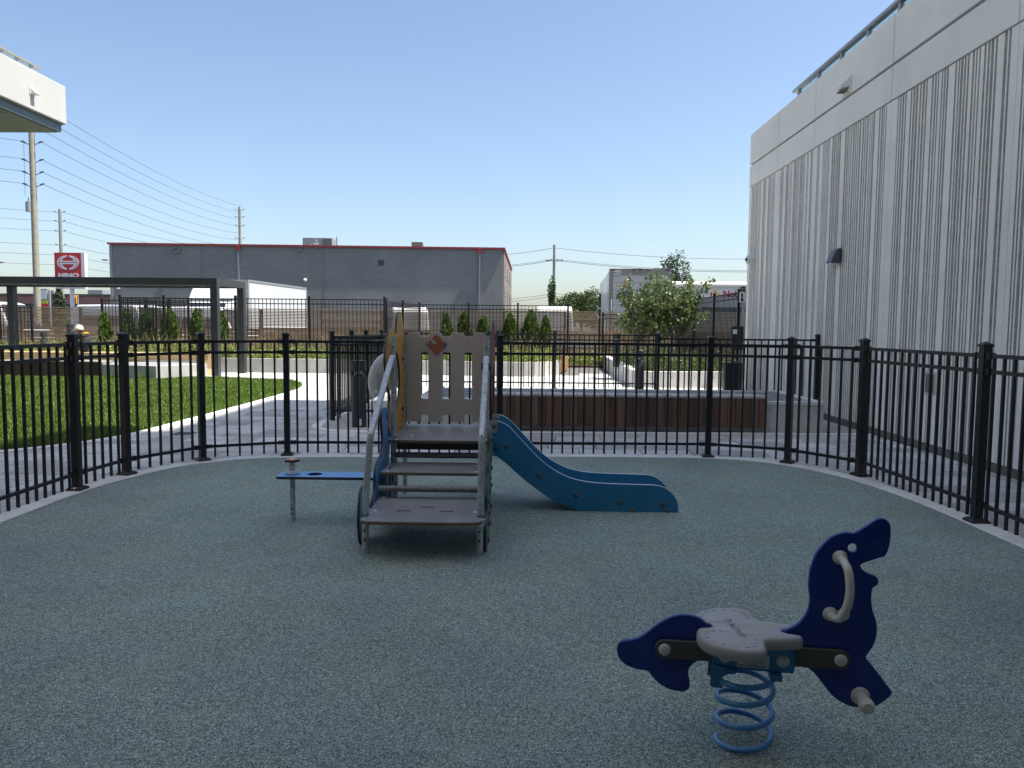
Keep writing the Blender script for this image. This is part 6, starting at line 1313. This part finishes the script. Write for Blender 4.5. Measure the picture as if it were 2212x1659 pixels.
Rb = [0.15, 0.15, 0.16, 0.12, 0.06, 0.06, 0.075, 0.055, 0.035, 0.075, 0.055, 0.035, 0.10, 0.075, 0.06, 0.045, 0.10, 0.075, 0.06, 0.045]
body = skin_body('body', Vb, Eb, Rb, 'cloth_dark', wk)
hx_, hz_ = bx - 0.10, bz + 0.63
hd3 = MB().sphere((hx_, by, hz_), (0.085, 0.075, 0.115), 16, 12).build('head', 'skin', wk, smooth=True)
MB().sphere((hx_ - 0.082, by, hz_ - 0.02), (0.02, 0.014, 0.024), 8, 6).build('nose', 'skin', hd3, smooth=True)
for s_ in (-1, 1):
    MB().sphere((hx_ + 0.01, by + s_ * 0.076, hz_ - 0.01), (0.02, 0.01, 0.03), 8, 6).build('ear', 'skin', hd3, smooth=True); MB().sphere((hx_ - 0.074, by + s_ * 0.03, hz_ + 0.015), 0.010, 8, 6).build('eye', 'print_black', hd3, smooth=True)
hel = MB().sphere((hx_ + 0.012, by, hz_ + 0.035), (0.128, 0.112, 0.125), 18, 8, -0.15, PI / 2).build('helmet', 'helmet', wk, smooth=True)
MB().sphere((hx_ - 0.10, by, hz_ + 0.022), (0.06, 0.09, 0.012), 14, 6).build('peak', 'helmet', hel, smooth=True)
MB().tube([(hx_ + 0.03, by - 0.09, hz_ + 0.0), (hx_ - 0.01, by - 0.085, hz_ - 0.08), (hx_ - 0.03, by, hz_ - 0.12)], 0.008, 6).build('chin_strap', 'hivis', hel)
MB().tube([(bx + 0.05 + 0.13 * math.cos(a) * 0.7, by + 0.15 * math.sin(a), bz + 0.52 + 0.03 * math.cos(a)) for a in [2 * PI * i / 16 for i in range(16)]], 0.022, 6, closed=True).build('hi_vis_collar', 'hivis', wk, smooth=True)
for s_ in (-1, 1):
    hnd = MB().sphere((bx - 0.40, by + s_ * 0.16, bz + 0.10), (0.045, 0.035, 0.02), 10, 6)
    for q in range(4): hnd.tube([(bx - 0.43, by + s_ * 0.16 + (q - 1.5) * 0.017, bz + 0.10), (bx - 0.475 - 0.01 * (q in (1, 2)), by + s_ * 0.16 + (q - 1.5) * 0.018, bz + 0.085), (bx - 0.50, by + s_ * 0.16 + (q - 1.5) * 0.018, bz + 0.055)], [0.009, 0.008, 0.006], 6)
    hnd.tube([(bx - 0.40, by + s_ * 0.125, bz + 0.10), (bx - 0.44, by + s_ * 0.105, bz + 0.08)], [0.010, 0.007], 6); hnd.build('hand', 'skin', wk, smooth=True)
